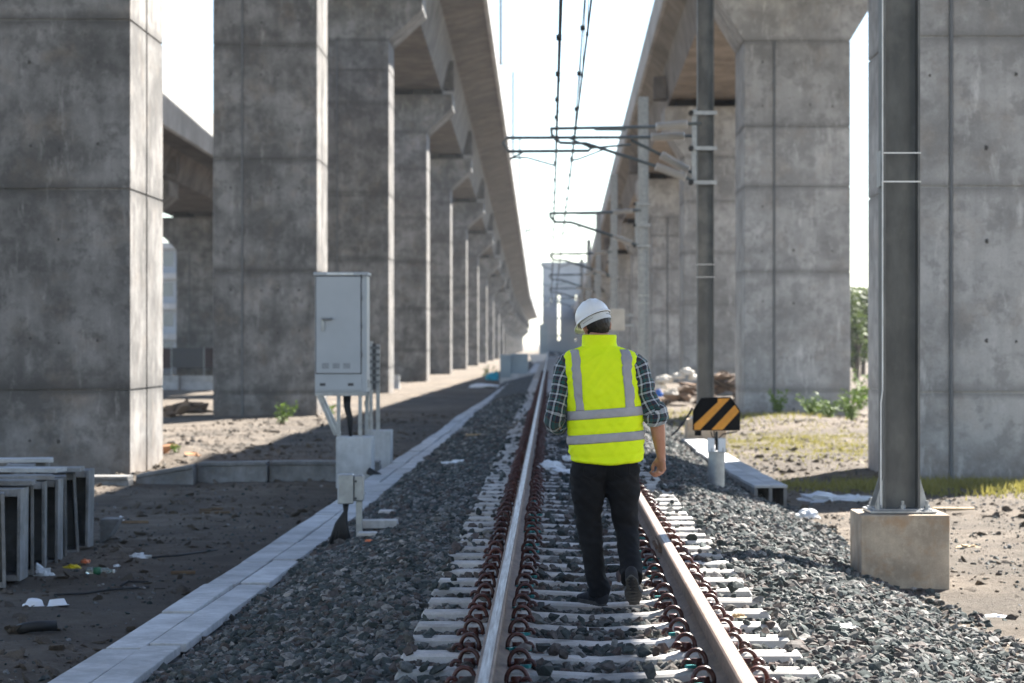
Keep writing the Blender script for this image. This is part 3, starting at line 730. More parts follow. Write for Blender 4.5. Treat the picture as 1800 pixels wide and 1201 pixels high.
MB().box(w + .0705, w + .076, -.05, .03, .06, .18).build('side_slot', M['cab_dark'], cb)
pz = at(0, 768, CY)[1] - zb
st = MB().box(-w + .0, w + .07, -.21, -.15, -.05, 0).box(-w, w + .07, .22, .28, -.05, 0)
st.build('support_frame', M['steel'], cb)
for a, b in (((-w + .05, -.17, -.05), (-.04, -.17, pz + .02)), ((.0, -.18, -.05), (-.0, -.18, pz)), ((w - .03, -.17, -.05), (w - .03, -.17, pz)), ((w + .04, .22, -.05), (w + .03, .22, pz)), ((-w + .05, .25, -.05), (-.02, .22, pz + .02))):
    MB().tube([a, b], .035, 4).build('leg', M['steel'], cb)
cbm = MB()
for q in range(5): cbm.tube([(.07 + q * .02, -.05, 0), (.08 + q * .015, -.08, -.2), (.13 + q * .01, -.1 + q * .02, -.38), (.16, -.05, pz - .05)], .02, 7)
cbm.build('cable_bundle', M['black'], cb, smooth=True)
px0, px1 = at(591, 0, CY)[0], at(655, 0, CY)[0]
o = MB().box(px0, px1 - .01, CY - .05, CY + .55, -.7, at(0, 768, CY)[1]).build('cabinet_plinth', M['lid'], None, bevel=.012); tag(o, 'pale concrete plinth under the grey cabinet', 'plinth')
c = MB().tube([(px1 - .06, CY - .07, -.26), (px1 + .1, CY - .1, -.34), (px1 + .18, CY - .15, -.45)], .05, 8).build('cable_duct', M['black'], o, smooth=True)
# second plinth with steel post
Y2 = 38.6
a0, a1 = at(652, 0, Y2)[0], at(687, 0, Y2)[0]
o = MB().box(a0 - .1, a1, Y2, Y2 + .5, -.7, at(0, 757, Y2)[1]).build('post_plinth', M['lid'], None, bevel=.012); tag(o, 'smaller concrete plinth behind the cabinet carrying a galvanised post', 'plinth')
zb2 = at(0, 757, Y2)[1]; zt2 = at(0, 600, Y2)[1]
p = empty('steel_equipment_post', (at(655, 0, Y2)[0], Y2 + .25, zb2), 'narrow galvanised equipment post standing right behind the cabinet', 'post')
MB().box(-.07, -.02, -.06, .06, 0, zt2 - zb2).box(.04, .1, -.04, .0, 0, zt2 - zb2 - .05).build('upright', M['steel'], p)
m = MB()
for q in range(6): m.box(-.07, .1, -.07, -.062, .75 + q * .11, .79 + q * .11)
m.build('rung', M['pipe'], p); MB().box(-.02, .04, -.05, .1, .65, zt2 - zb2 - .04).build('housing', M['cab_dark'], p)
MB().tube([(-.1, 0, .5), (-.13, 0, .45), (-.1, 0, .25), (-.04, 0, .0)], .025, 7).build('cable', M['black'], p)
# junction box on short post
JY = 21.8
j = empty('junction_box_post', (at(630, 0, JY)[0], JY, bed_z(-1.75, JY)), 'small grey metal junction box on a short post at the ballast edge', 'junction box')
jz = bed_z(-1.75, JY)
X = lambda px: at(px, 0, JY)[0] - at(630, 0, JY)[0]; Z = lambda py: at(0, py, JY)[1] - jz
MB().box(X(626), X(637), -.02, .03, 0, Z(834)).build('post', M['steel'], j, bevel=.003)
MB().box(X(595), X(622), -.11, .04, Z(885), Z(833)).build('box_body', M['cabinet'], j, bevel=.008)
MB().box(X(597.5), X(623), -.122, -.112, Z(884), Z(834)).build('box_cover', M['steel'], j, bevel=.004)
MB().box(X(623), X(640), -.1, .02, Z(880), Z(835)).build('side_bracket', M['steel'], j, bevel=.01)
MB().tube([(X(627), -.105, Z(845)), (X(627), -.118, Z(845))], .012, 6).tube([(X(627), -.105, Z(875)), (X(627), -.118, Z(875))], .012, 6).build('cover_screw', M['cab_dark'], j)
m = MB()
for q, ex in enumerate((-.16, -.12, -.08, -.04, .0, .03)): m.tube([(X(607 + q * .7), -.05, Z(884)), (X(608), -.05, Z(900)), (X(606) + ex * .4, -.06, Z(920)), (X(612) + ex, -.12, -.03)], .021, 7)
m.build('cable_bundle', M['black'], j, smooth=True)
# sleeper stub pieces by the junction box
for (pa, pb, py, Y_, hh, lab) in ((631, 699, 915, 22.3, .075, 'short pale concrete beam lying in the ballast beside the junction box'), (664, 721, 898, 24.3, .03, 'thin concrete strip in the ballast behind the short beam'), (626, 662, 937, 21.4, .03, 'half buried concrete slab at the junction box foot')):
    X0, X1 = at(pa, 0, Y_)[0], at(pb, 0, Y_)[0]; zt_ = at(0, py, Y_)[1]
    tag(MB().prism([(-(X1 - X0) / 2, -hh), ((X1 - X0) / 2, -hh), ((X1 - X0) / 2 - .01, 0), (-(X1 - X0) / 2 + .01, 0)], 0, .2, 'y').build('concrete_beam', M['sleeper'], None, bevel=.006, loc=((X0 + X1) / 2, Y_, zt_)), lab, 'concrete beam')

# ------------------------------------------------------------------ striped marker on a steel stump
SY = 28.7
sgx = at(1259, 0, SY)[0]
s = empty('striped_marker', (sgx, SY, bed_z(sgx, SY)), 'black marker board with two orange diagonal stripes on a thick steel stump', 'marker sign')
sz0 = bed_z(sgx, SY)
def SP(cx, cy): # crop-7 pixels -> local x,z
    a, b = at(1100 + cx / 3.7525, 600 + cy / 3.7525, SY); return (a - sgx, b - sz0)
MB().prism([SP(*q) for q in ((442, 588), (442, 455), (497, 372), (690, 368), (752, 455), (752, 588))], -.06, .03, 'y').build('marker_board', M['boardblk'], s, bevel=.006)
for q in (((449, 583), (449, 548), (603, 402), (606, 378), (685, 376), (488, 583)), ((562, 583), (716, 420), (747, 462), (636, 583))):
    MB().prism([SP(*a) for a in q], -.064, -.0605, 'y').build('orange_stripe', M['orange'], s)
MB().prism([SP(*q) for q in ((455, 622), (455, 590), (497, 590), (497, 622))], -.05, .02, 'y').build('junction_block', M['boardblk'], s)
a, b = SP(598, 735); rr = (SP(652, 0)[0] - SP(544, 0)[0]) / 2
MB().tube([(a, 0, -.1), (a, 0, b)], rr, 24).build('steel_stump', M['steel'], s, smooth=False)
MB().tube([(a, 0, b), (a, 0, b + .012)], rr * 1.06, 24).build('stump_cap', M['steel'], s)
for q in ((540, 583), (608, 656)):
    l, t_ = SP(q[0], 640); r_, b_ = SP(q[1], 728); MB().box(l, r_, -.06, .06, b_, t_).build('collar_plate', M['foam'], s, bevel=.005)
p0, p1 = SP(598, 720), SP(598, 595)
m = MB().tube([(p0[0], -.02, p0[1]), (p1[0], -.02, p1[1])], .016, 8)
for q in (((598, 660), (570, 630), (560, 595)), ((598, 655), (640, 612), (735, 595)), ((592, 650), (585, 640), (580, 590))): m.tube([(SP(*a)[0], -.03, SP(*a)[1]) for a in q], .008, 6)
m.build('cable_fork', M['black'], s)
p = [SP(440, 440), SP(425, 470), SP(380, 535), SP(340, 590), SP(300, 625)]
MB().tube([(a, .02, b) for a, b in p], .012, 7).build('slack_cable', M['black'], s)
for q in (.9, 1.9, 4.2, 5.2):
    t_ = q; MB().tube([(a - rr + q * .04, -.1, b + .0), (a - rr + q * .04, -.1, b + .06)], .006, 6).build('stud', M['steel'], s)

# ------------------------------------------------------------------ precast units stacked on end at left
def unit(w=.27, d=.42, h=.80, t=.03):
    m = MB(); m.box(-w / 2, -w / 2 + t, 0, d, 0, h).box(w / 2 - t, w / 2, 0, d, 0, h).box(-w / 2 + t, w / 2 - t, d - t, d, 0, h).box(-w / 2 + t, w / 2 - t, 0.012, d - t, 0, .05).box(-w / 2 + t, w / 2 - t, 0.012, d - t, h - .07, h - .002); return m
uo = unit().build('precast_channel', M['precast'], None, bevel=.005); n = 0
k = 0
names = ['nearest the camera in the front row', 'second in the front row', 'third in the front row', 'fourth in the front row', 'fifth in the front row', 'sixth in the front row', 'seventh in the front row', 'last in the front row, beside the bare soil']
for k in range(8):
    o = uo if k == 0 else copy(uo)
    y = 20.4 + k * .52; o.location = (-4.72 + random.uniform(-.02, .02), y, G - .02 + random.uniform(-.01, .01)); o.rotation_euler = (random.uniform(-.02, .02), random.uniform(-.05, .03), R(random.uniform(2, 14)))
    tag(o, 'shaded concrete channel unit standing on end, %s' % names[k], 'concrete unit', 'concrete units stacked on end')
for k in range(7):
    o = copy(uo); o.location = (-5.22 + random.uniform(-.02, .02), 20.9 + k * .56, G + .01); o.rotation_euler = (0, random.uniform(-.03, .03), R(random.uniform(-4, 12))); o.scale = (1.0, 1, 1.05)
    tag(o, 'shaded concrete channel unit standing on end in the rear row, %s from the camera' % ORD[k], 'concrete unit', 'concrete units stacked on end')
for k, (x, y, l, rz, zz) in enumerate(((-5.0, 21.3, .9, .10, .0), (-5.05, 22.6, 1.0, -.12, .045), (-4.95, 23.5, .8, .06, .0), (-5.35, 24.3, .7, .2, .05), (-4.9, 22.1, .7, .3, .0))):
    lp = MB().box(-l / 2, l / 2, -.16, .16, 0, .04).build('cover_slab', M['lid' if k % 2 else 'precast'], None, bevel=.005, loc=(x, y, G + .78 + zz + .022)); lp.rotation_euler.z = rz
    tag(lp, 'flat concrete slab lying on top of the upright channel units, %s laid' % ORD[k], 'concrete slab', 'slabs on the stacked units')
# tipped bucket shape beside stack (dark trapezoid)
o = MB().prism([(-.10, .18), (.10, .18), (.0, .0), (-.10, -.08)], 0, .3, 'y').build('concrete_offcut', M['precast'], None, bevel=.01, loc=(-4.50, 24.7, G + .07)); tag(o, 'wedge-shaped concrete offcut leaning at the end of the stacked units', 'concrete offcut')

# ------------------------------------------------------------------ litter on the ground
def on(x, y): return ground_z(x, y)
def lit(px, py, H=2.03): Y_ = H * F / (py - 603); return (px - 967) * Y_ / F, Y_
# foam bowls
for i, (px, py, rz) in enumerate(((60, 1066, .15), (101, 1067, -.1))):
    x, y = lit(px, py); prof_ = [(0, .0), (.055, .0), (.075, .045), (.092, .05), (.088, .056), (.068, .05), (.05, .008), (0, .008)]
    m = MB(); n = 20; vs = []; fs = []
    for (r_, z_) in prof_: vs += [(r_ * math.cos(2 * math.pi * q / n), r_ * math.sin(2 * math.pi * q / n), .056 - z_) for q in range(n)]
    for a in range(len(prof_) - 1):
        for q in range(n): fs.append((a * n + q, a * n + (q + 1) % n, (a + 1) * n + (q + 1) % n, (a + 1) * n + q))
    o = m.add(vs, fs).build('foam_bowl', M['foam'], None, smooth=True, loc=(x, y, on(x, y) + .0)); o.rotation_euler = (rz, rz, 0)
    tag(o, ['left white foam bowl lying upside down on the dark soil', 'right white foam bowl lying upside down on the dark soil'][i], 'bowl', 'two foam bowls')
x, y = lit(66, 1112); m = MB().tube([(-.13, .02, .03), (-.085, 0, .045), (-.05, 0, .05), (.0, .0, .055), (.12, .05, .055)], .038, 14)
tag(m.build('pipe_elbow', M['black'], None, smooth=True, loc=(x, y, on(x, y))), 'bent piece of black plastic pipe near the bottom left corner', 'pipe')
x, y = lit(175, 1005); g_ = NT('clear_bottle'); g_.set('Base Color', (.8, .9, .88)); g_.set('Roughness', .08); g_.set('Transmission Weight', .85); g_.set('IOR', 1.3)
m = MB().tube([(-.12, 0, .035), (-.1, 0, .035), (-.02, 0, .035), (.06, 0, .035), (.09, 0, .035), (.12, 0, .035)], [.02, .035, .033, .035, .016, .013], 14).build('plastic_bottle', g_.m, None, smooth=True, loc=(x, y, on(x, y))); tag(m, 'clear plastic bottle lying by the stacked concrete units', 'bottle')
MB().tube([(-.05, 0, .035), (.01, 0, .035)], .0355, 14).build('bottle_label', simple('green_label', (.03, .16, .08), .5), m, smooth=True)
MB().tube([(.12, 0, .035), (.135, 0, .035)], .016, 12).build('bottle_cap', M['band'], m)
for i, (px, py, mt, sz, nm, lab) in enumerate(((128, 992, 'yellowp', (.075, .04, .03), 'food_wrapper', 'crumpled yellow wrapper on the soil beside the stacked units'), (150, 985, 'orangep', (.05, .04, .03), 'food_wrapper', 'crumpled orange wrapper right of the yellow wrapper'), (76, 1002, 'plastic', (.09, .06, .08), 'paper_scrap', 'crumpled grey-white paper at the foot of the stacked units'), (205, 990, 'foam', (.03, .03, .02), 'paper_scrap', 'tiny white scrap right of the plastic bottle'),
                                                ((212, 915, 'foam', (.04, .05, .05), 'paper_scrap', 'small pale lump lying against the dark plank')), (243, 978, 'plastic', (.10, .05, .04), 'paper_scrap', 'pale plastic scrap in the middle of the dark soil'), (1455, 868, 'plastic', (.42, .35, .10), 'plastic_sheet', 'large grey-white plastic sheet lying right of the open-ended trough'), (1505, 866, 'plastic', (.2, .2, .08), 'plastic_sheet', 'smaller white plastic heap at the right end of the large sheet'),
                                                (1418, 900, 'plastic', (.16, .14, .09), 'plastic_bag', 'rounded white plastic bag at the ballast toe'), (808, 833, 'plastic', (.22, .18, .04), 'paper_scrap', 'white scraps on the ballast left of the track'), (1700, 955, 'plank', (.10, .05, .02), 'cardboard_scrap', 'flat beige cardboard scrap right of the near mast block'), (1745, 1078, 'foam', (.09, .05, .02), 'stone_slab', 'flat pale stone at the right edge of the ballast'))):
    x, y = lit(px, py, 2.03 if px < 300 else (1.78 if px < 1000 else 1.97)); z = on(x, y) if (x < -2.8 or x > 2.8) else bed_z(x, y) + .02
    o = crumple(nm, M[mt], sz, i + 1, amp=.7); o.location = (x, y, z); tag(o, lab, 'litter')
for i, (px, py, L_, w_, rz, lab) in enumerate(((228, 914, .42, .05, .05, 'dark plank lying on the soil right of the stacked units'), (378, 894, .36, .05, .08, 'short dark plank under the small stick heap'), (392, 886, .28, .03, .4, 'thin dark stick lying on the short plank'), (362, 888, .2, .03, -.5, 'loose dark stick at the left of the small heap'),
                                              (322, 998, .22, .035, .12, 'short dark stick between the trough and the plastic bottle'), (1676, 890, .5, .12, -.06, 'flat pale timber board on the ground right of the near mast'), (840, 776, .45, .05, .4, 'pale stick lying on the ballast left of the track'))):
    x, y = lit(px, py, 2.0 if px < 700 or px > 1500 else 1.75); z = on(x, y) if (x < -2.8 or x > 2.8) else bed_z(x, y) + .05
    o = MB().box(-L_ / 2, L_ / 2, -w_ / 2, w_ / 2, 0, .03).build('timber_plank', M['plank'] if px > 800 else M['wood'], None, bevel=.006, loc=(x, y, z + .005)); o.rotation_euler.z = rz; tag(o, lab, 'plank')
for i, pl_ in enumerate((((95, 1042), (150, 1038), (190, 1031), (262, 1028)), ((268, 978), (320, 972), (382, 963)), ((212, 1024), (225, 1018), (260, 1022)))):
    ps = []
    for px, py in pl_: x, y = lit(px, py); ps.append((x, y, on(x, y) + .012))
    o = MB().tube(ps, .009, 6).build('loose_wire', M['black'], None, smooth=True); tag(o, ['long black wire lying on the soil behind the foam bowls', 'thin black wire on the soil near the lidded trough', 'short black wire above the pipe elbow'][i], 'wire')
# angled timber batten at ballast toe in front of the near block
a = Vector((2.30, 20.9, bed_z(2.3, 20.9) + .03)); b = Vector((2.72, 17.6, -.42))
d = b - a; m = MB().obox((0, 0, 0), (.045, d.length, .02)).build('timber_batten', M['wood'], None, loc=(a + b) / 2); m.rotation_euler = (math.atan2(d.z, math.hypot(d.x, d.y)) * -1 if d.y < 0 else 0, 0, math.atan2(-d.x, d.y) + math.pi); tag(m, 'thin brown batten leaning along the ballast toe by the near mast block', 'batten')
# rubbish between the rails beyond the man
for i, (px, py, sz, lab) in enumerate(((968, 822, (.16, .14, .10), 'large crumpled white bag between the rails left of the man'), (997, 806, (.07, .07, .07), 'small round white bag between the rails by the man\'s hip'), (985, 828, (.12, .1, .05), 'flat white scrap in front of the crumpled bag'))):
    Y_ = 1.55 * F / (py + 6 - 603); o = crumple('plastic_bag', M['foam'], sz, 30 + i, amp=.6); o.location = ((px - 967) * Y_ / F, Y_, 0); tag(o, lab, 'plastic bag')
o = crumple('blue_cloth', M['blue'], (.06, .1, .08), 41, amp=.8); o.location = (.67, 22.4, 0); tag(o, 'crumpled blue cloth on the sleepers against the right rail', 'cloth')
o = crumple('leaf_litter', M['plank'], (.05, .03, .015), 42, amp=.9); o.location = (1.03, 13.4, .012); tag(o, 'yellow-brown dry scrap on a sleeper end right of the right rail', 'litter')
o = crumple('plastic_scrap', M['orangep'], (.03, .02, .015), 43, amp=.6); o.location = lit(648, 957, 1.72) + (bed_z(-1.5, 20.7) + .04,); tag(o, 'tiny orange scrap on the ballast near the junction box', 'litter')
o = crumple('white_cup', M['plastic'], (.10, .09, .02), 44, amp=.6); o.location = (1.6, 13.6, -.07); tag(o, 'translucent white plastic scrap on the right ballast', 'litter')

# ------------------------------------------------------------------ debris beyond
def debris(name, cx, cy, w, d, h, n, mt, label, cat, lay=False, seed=0):
    g_ = empty(name, (cx, cy, G), label, cat); r = random.Random(seed)
    for i in range(n):
        t = r.random(); x = r.uniform(-w, w); y = r.uniform(-d, d); zz = max(0, (1 - (x / w) ** 2)) * h * r.uniform(.2, 1)
        dm = (r.uniform(.25, .6), r.uniform(.15, .3), r.uniform(.08, .16)) if lay else (r.uniform(.12, .3),) * 3
        vs, fs = chunk(seed * 100 + i, dm, 12); o = MB().add(vs, fs).build('broken_slab' if lay else 'lump', mt, g_); o.location = (x, y, zz); o.rotation_euler = (r.uniform(-.3, .3), r.uniform(-.3, .3), r.uniform(-1, 1))
    return g_
x, _ = at(1205, 0, 80); debris('rubble_heap', x, 80, .9, .5, .75, 26, M['rubble'], 'low heap of brown broken slabs left of the second mast', 'rubble', True, 1)
x, _ = at(1275, 0, 82); debris('rubble_heap', x, 83, .8, .5, 1.35, 34, M['rubble'], 'tall dark brown heap of broken slabs right of the second mast', 'rubble', True, 2)
for i, (px, py, s_) in enumerate(((1192, 662, .24), (1208, 655, .26), (1222, 664, .24), (1168, 668, .3), (1180, 690, .26), (1160, 680, .25))):
    x, z = at(px, py, 79); o = crumple('full_sack', M['sack'], (s_, s_ * .8, s_ * .7), 60 + i, amp=.3); o.location = (x, 79 + i * .05, z - .05); tag(o, 'pale filled sack on the rubble beside the man\'s shoulder, %s in the pile' % ORD[i], 'sack', 'pale sacks on the rubble')
x, z = at(1156, 690, 76); o = crumple('blue_bag', M['blue'], (.17, .15, .22), 70, amp=.3); o.location = (x, 76, z - .1); tag(o, 'blue bag beside the rubble just right of the man\'s arm', 'bag')
# soil mound left piers, brown earth near pier one
o = debris('soil_heap', -7.0, 41.3, .8, .5, .3, 14, simple('orange_soil', (.30, .15, .07), .95, 0, .3, 4), 'low heap of orange-brown soil at the foot of the nearest left pier', 'soil', True, 3)
o = debris('soil_heap', at(330, 0, 68)[0], 68, .7, .4, .35, 16, M['rubble'], 'dark soil heap between the first and second left piers', 'soil', True, 4)
# far left: hoarding, barriers, building
h_ = empty('site_hoarding', (at(330, 0, 148)[0], 148, G), 'dark red and grey site hoarding under the far-left viaduct', 'fence')
for k in range(9): MB().box(-9 + k * 2.0, -7.03 + k * 2.0, 0, .08, .55 if k % 3 else .5, 1.75).build('hoarding_panel', M['red'] if k % 2 else M['cab_dark'], h_)
for k in range(10): MB().box(-9.03 + k * 2.0, -8.97 + k * 2.0, -.04, .0, 0, 1.8).build('hoarding_post', M['steel'], h_)
MB().box(-3.3, -2.9, -.06, -.03, 1.35, 1.6).build('warning_notice', M['orangep'], h_)
for k in range(6):
    x = at(240, 0, 105)[0] + k * 1.9; o = MB().prism([(-.3, 0), (.3, 0), (.12, .35), (.08, .62), (-.08, .62), (-.12, .35)], 0, 1.8, 'x').build('road_barrier', M['lid'], None, loc=(x, 105 + .4 * k, G)); tag(o, 'low pale concrete barrier in the distance between the left piers, %s from the left' % ORD[k], 'barrier', 'barriers beyond the left piers')
bd = empty('flat_roofed_building', (at(296, 0, 240)[0], 240, G), 'pale flat-roofed building glimpsed between the first two left piers', 'building')
for fl in range(4):
    MB().box(-6, 6, 0, 8, fl * 3.0, fl * 3.0 + 2.4).build('storey', M['far'], bd); MB().box(-6.4, 6.4, -.6, 8, fl * 3 + 2.4, fl * 3 + 2.98).build('balcony_slab', M['parapet'], bd)
    for q in range(5): MB().box(-5.4 + q * 2.3, -4.1 + q * 2.3, -.05, .02, fl * 3 + .7, fl * 3 + 2).build('window', M['glass'], bd)
# central far building
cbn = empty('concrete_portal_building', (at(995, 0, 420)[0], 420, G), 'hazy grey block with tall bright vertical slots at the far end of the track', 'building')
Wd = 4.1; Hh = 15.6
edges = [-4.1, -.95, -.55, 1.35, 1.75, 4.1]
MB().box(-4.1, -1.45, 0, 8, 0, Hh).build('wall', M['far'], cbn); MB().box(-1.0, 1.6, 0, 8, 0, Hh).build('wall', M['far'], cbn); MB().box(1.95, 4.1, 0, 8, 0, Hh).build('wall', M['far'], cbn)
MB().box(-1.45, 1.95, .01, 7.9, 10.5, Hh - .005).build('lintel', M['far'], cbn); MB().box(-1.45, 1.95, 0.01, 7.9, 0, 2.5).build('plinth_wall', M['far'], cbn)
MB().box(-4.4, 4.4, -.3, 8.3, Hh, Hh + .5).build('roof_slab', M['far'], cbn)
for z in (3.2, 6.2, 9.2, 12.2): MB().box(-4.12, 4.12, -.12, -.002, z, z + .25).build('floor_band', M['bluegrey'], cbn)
o = MB().box(-.5, .5, 0, .4, 0, 4.4).build('distant_panel_stack', M['bluegrey'], None, loc=(at(955, 0, 300)[0], 300, G)); tag(o, 'small blue-grey panel at the very end of the left viaduct', 'panel')
# blocks at the end of the trough
gx, gz = at(879, 620, 125)
bb = empty('concrete_chamber', (at(905, 0, 122)[0], 122, G), 'blue-grey concrete chamber where the lidded trough ends', 'chamber')
MB().box(-.75, -.2, 0, 1.6, -.2, 1.45).build('end_wall', M['bluegrey'], bb, bevel=.02); MB().box(-.198, .65, .3, 2.2, -.2, 1.5).build('side_wall', M['bluegrey'], bb, bevel=.02); MB().box(-.198, .9, -.4, .298, -.1, .5).build('step', M['lid'], bb, bevel=.02); MB().box(-.75, 1.1, -1.0, -.402, -.1, .3).build('apron', M['lid'], bb, bevel=.02)
xx_ = at(945, 0, 190)[0]; o = MB().prism([(-.75, 1.0), (.75, 1.05), (.45, .25), (-.45, .2)], 0, 1.2, 'y').build('white_skip', M['foam'], None, loc=(xx_, 200, G + .1)); tag(o, 'bright white tapered container beside the far end of the track', 'container')
for k in range(10):
    y = 128 + k * 6; o = MB().box(-.22, .22, 0, 5.9, -.2, .1).build('kerb_strip', M['lid'], None, loc=(-.95 - 0 * k, y, -.15)); tag(o, 'distant pale concrete strip left of the track, %s length' % ORD[k], 'kerb', 'concrete strips beyond the chamber')
o = crumple('turquoise_bag', M['cyan'], (.35, .3, .35), 80, amp=.5); o.location = (at(866, 0, 130)[0], 130, G + .1); tag(o, 'turquoise bag on the ground near the concrete chamber', 'bag')
o = crumple('white_sheet', M['foam'], (.7, .5, .14), 81, amp=.5); o.location = (at(852, 0, 110)[0], 110, G + .05); tag(o, 'pale sheet lying on the ground near the concrete chamber', 'litter')
# ladder brackets (small dark fittings) on left piers
# ------------------------------------------------------------------ vegetation
def leaf_cloud(n, rad, centre, size, r, flat=.8):
    m = MB()
    for _ in range(n):
        v = Vector((r.gauss(0, 1), r.gauss(0, 1), r.gauss(0, 1))).normalized() * r.uniform(.45, 1) ** .6
        c = Vector(centre) + Vector((v.x * rad[0], v.y * rad[1], v.z * rad[2])); s_ = size * r.uniform(.6, 1.4)
        a = Vector((r.gauss(0, 1), r.gauss(0, 1), r.gauss(0, .6))).normalized(); b_ = a.orthogonal().normalized(); b_ = Matrix.Rotation(r.uniform(0, 6.28), 3, a) @ b_
        m.add([c - a * s_, c + b_ * s_ * .45, c + a * s_, c - b_ * s_ * .45], [(0, 1, 2, 3)])
    return m
for i, (x, y, hgt) in enumerate(((16.2, 128, 5.4), (19.4, 150, 6.5), (21.5, 171, 5.2), (25, 200, 7))):
    r = random.Random(200 + i); t_ = empty('leafy_tree', (x, y, G), ['nearest green tree seen in the slot right of the second right pier', 'second tree behind in the slot beside the mast', 'third tree in the far slot', 'rearmost tree in the far slot'][i], 'tree', 'trees beyond the right viaduct')
    MB().tube([(0, 0, 0), (.1, 0, hgt * .3), (0, .1, hgt * .6)], [.16, .12, .05], 8).tube([(.1, 0, hgt * .3), (.8, 0, hgt * .55)], [.08, .03], 6).tube([(.1, 0, hgt * .3), (-.8, .3, hgt * .6)], [.08, .03], 6).build('trunk', M['bark'], t_)
    m = MB()
    for q in range(14):
        c = (r.uniform(-1.4, 1.4), r.uniform(-1.4, 1.4), hgt * r.uniform(.15, .88)); mm = leaf_cloud(200, (.75, .75, .6), c, .15, r); m.add(mm.v, mm.f)
    m.build('crown', M['leaf'], t_, fix=False)
def weed(x, y, h, nst, seed, label, z=None, lw=1.0):
    r = random.Random(seed); z = ground_z(x, y) if z is None else z; w_ = empty('weed_plant', (x, y, z), label, 'plant', 'weeds by the piers')
    st = MB(); lv = MB()
    for _ in range(nst):
        dx, dy = r.uniform(-.5, .5) * h * lw, r.uniform(-.4, .4) * h; hh = h * r.uniform(.5, 1); p = [(0, 0, 0), (dx * .4, dy * .4, hh * .55), (dx, dy, hh)]
        st.tube([(a + r.uniform(-.05, .05) * lw, b, c) for a, b, c in p], [.012, .009, .004], 5)
        for q in range(16):
            t = r.uniform(.2, 1); c = Vector((dx * t, dy * t, hh * t)); a = Vector((r.gauss(0, 1), r.gauss(0, 1), r.gauss(0, .5))).normalized(); s_ = .06 * r.uniform(.6, 1.3) * (h / .6) ** .5; b_ = a.orthogonal().normalized()
            lv.add([c, c + a * s_ + b_ * s_ * .45, c + a * s_ * 2, c + a * s_ - b_ * s_ * .45], [(0, 1, 2, 3)])
    st.build('stem', M['weed'], w_); lv.build('leaves', M['weed'], w_, fix=False)
weed(at(1373, 0, 64)[0], 64.5, .75, 9, 1, 'leafy green weed left-most at the foot of the second right pier', lw=.8)
weed(at(1430, 0, 62)[0], 62.5, .6, 14, 2, 'spreading weed in the middle of the second right pier foot', lw=1.6)
weed(at(1460, 0, 61)[0], 61.5, .5, 14, 3, 'low weed near the right corner of the second right pier', lw=1.6)
weed(at(1508, 0, 60)[0], 61, .9, 14, 4, 'bright weed in the gap right of the second right pier')
weed(at(1512, 0, 75)[0], 75, 1.3, 16, 44, 'tall bright weed further back in the gap beside the second right pier')
weed(at(495, 0, 62)[0], 62, .62, 8, 5, 'small green weed in front of the second left pier', lw=1.3)
weed(at(578, 0, 66)[0], 66, .5, 6, 6, 'small weed behind the legs of the grey cabinet')
weed(at(860, 0, 132)[0], 132, .8, 10, 7, 'dark weed near the concrete chamber')
weed(-6.35, 41.0, .18, 4, 8, 'tiny weed at the corner of the nearest left pier')
def grass(name, cx, cy, wx, wy, n, h, label, seed):
    r = random.Random(seed); m = MB()
    for _ in range(n):
        x = cx + r.gauss(0, .5) * wx; y = cy + r.gauss(0, .5) * wy
        if noise.noise(Vector((x * 2.2, y * 1.3, 11))) < r.uniform(-.5, .35): continue
        z = ground_z(x, y) - .01; a = r.uniform(0, 6.28); hh = h * r.uniform(.4, 1.2); w_ = .006 + .004 * cy / 20; dx, dy = math.cos(a) * w_, math.sin(a) * w_; lx, ly = r.gauss(0, .5) * hh, r.gauss(0, .5) * hh
        m.add([(x - dx, y - dy, z), (x + dx, y + dy, z), (x + lx, y + ly, z + hh)], [(0, 1, 2)])
    tag(m.build(name, M['grass'], None, fix=False), label, kind='stuff')
grass('grass_patch', 5.1, 49, 2.2, 7, 9000, .06, 'sparse yellow-green grass before the second right pier', 1)
grass('grass_patch', 5.9, 34.2, 2.6, 1.6, 9000, .15, 'green grass at the foot of the nearest right pier', 2)
grass('grass_patch', 5.0, 66, 2.5, 8, 3500, .12, 'thin grass beyond the striped marker', 3)

# ------------------------------------------------------------------ the walking man
def fabric(name, a, b, sc=60, rough=.85, bump=.001, dust=None):
    t = NT(name); c = t.coords('Object'); base = t.mix(t.ramp(t.noise(c, 5, 6, .65), [(.3, 0), (.7, 1)]), a, b)
    if dust: base = t.mix(t.ramp(t.noise(c, 4.2, 5, .7), [(.58, 0), (.72, .30)]), base, dust)
    t.set('Base Color', base); t.set('Roughness', rough); t.set('Specular IOR Level', .25)
    t.bump(t.mix(.35, t.noise(c, sc, 4), t.noise(c, 14, 5, .6)), bump * 3, .5); return t.m
M['hivis'] = fabric('hi_vis_fabric', (.74, .93, .008), (.82, .98, .014), 90, .7)
M['reflect'] = fabric('grey_reflective_tape', (.30, .29, .31), (.40, .39, .41), 200, .45)
M['jeans'] = fabric('black_denim', (.005, .0055, .007), (.011, .0115, .014), 150, .9, .001, (.035, .035, .038))
M['shoe'] = fabric('dark_canvas', (.015, .016, .02), (.035, .035, .04), 100, .8)
M['sole'] = simple('grey_rubber_sole', (.06, .058, .055), .8, 0, .3, 30)
M['hair'] = simple('black_hair', (.010, .008, .007), .5, 0, .4, 60, .002)
M['helmet'] = simple('white_helmet_plastic', (.80, .80, .80), .3, 0, .03, 6)
M['hband'] = simple('helmet_headband', (.62, .62, .60), .5, 0, .04)
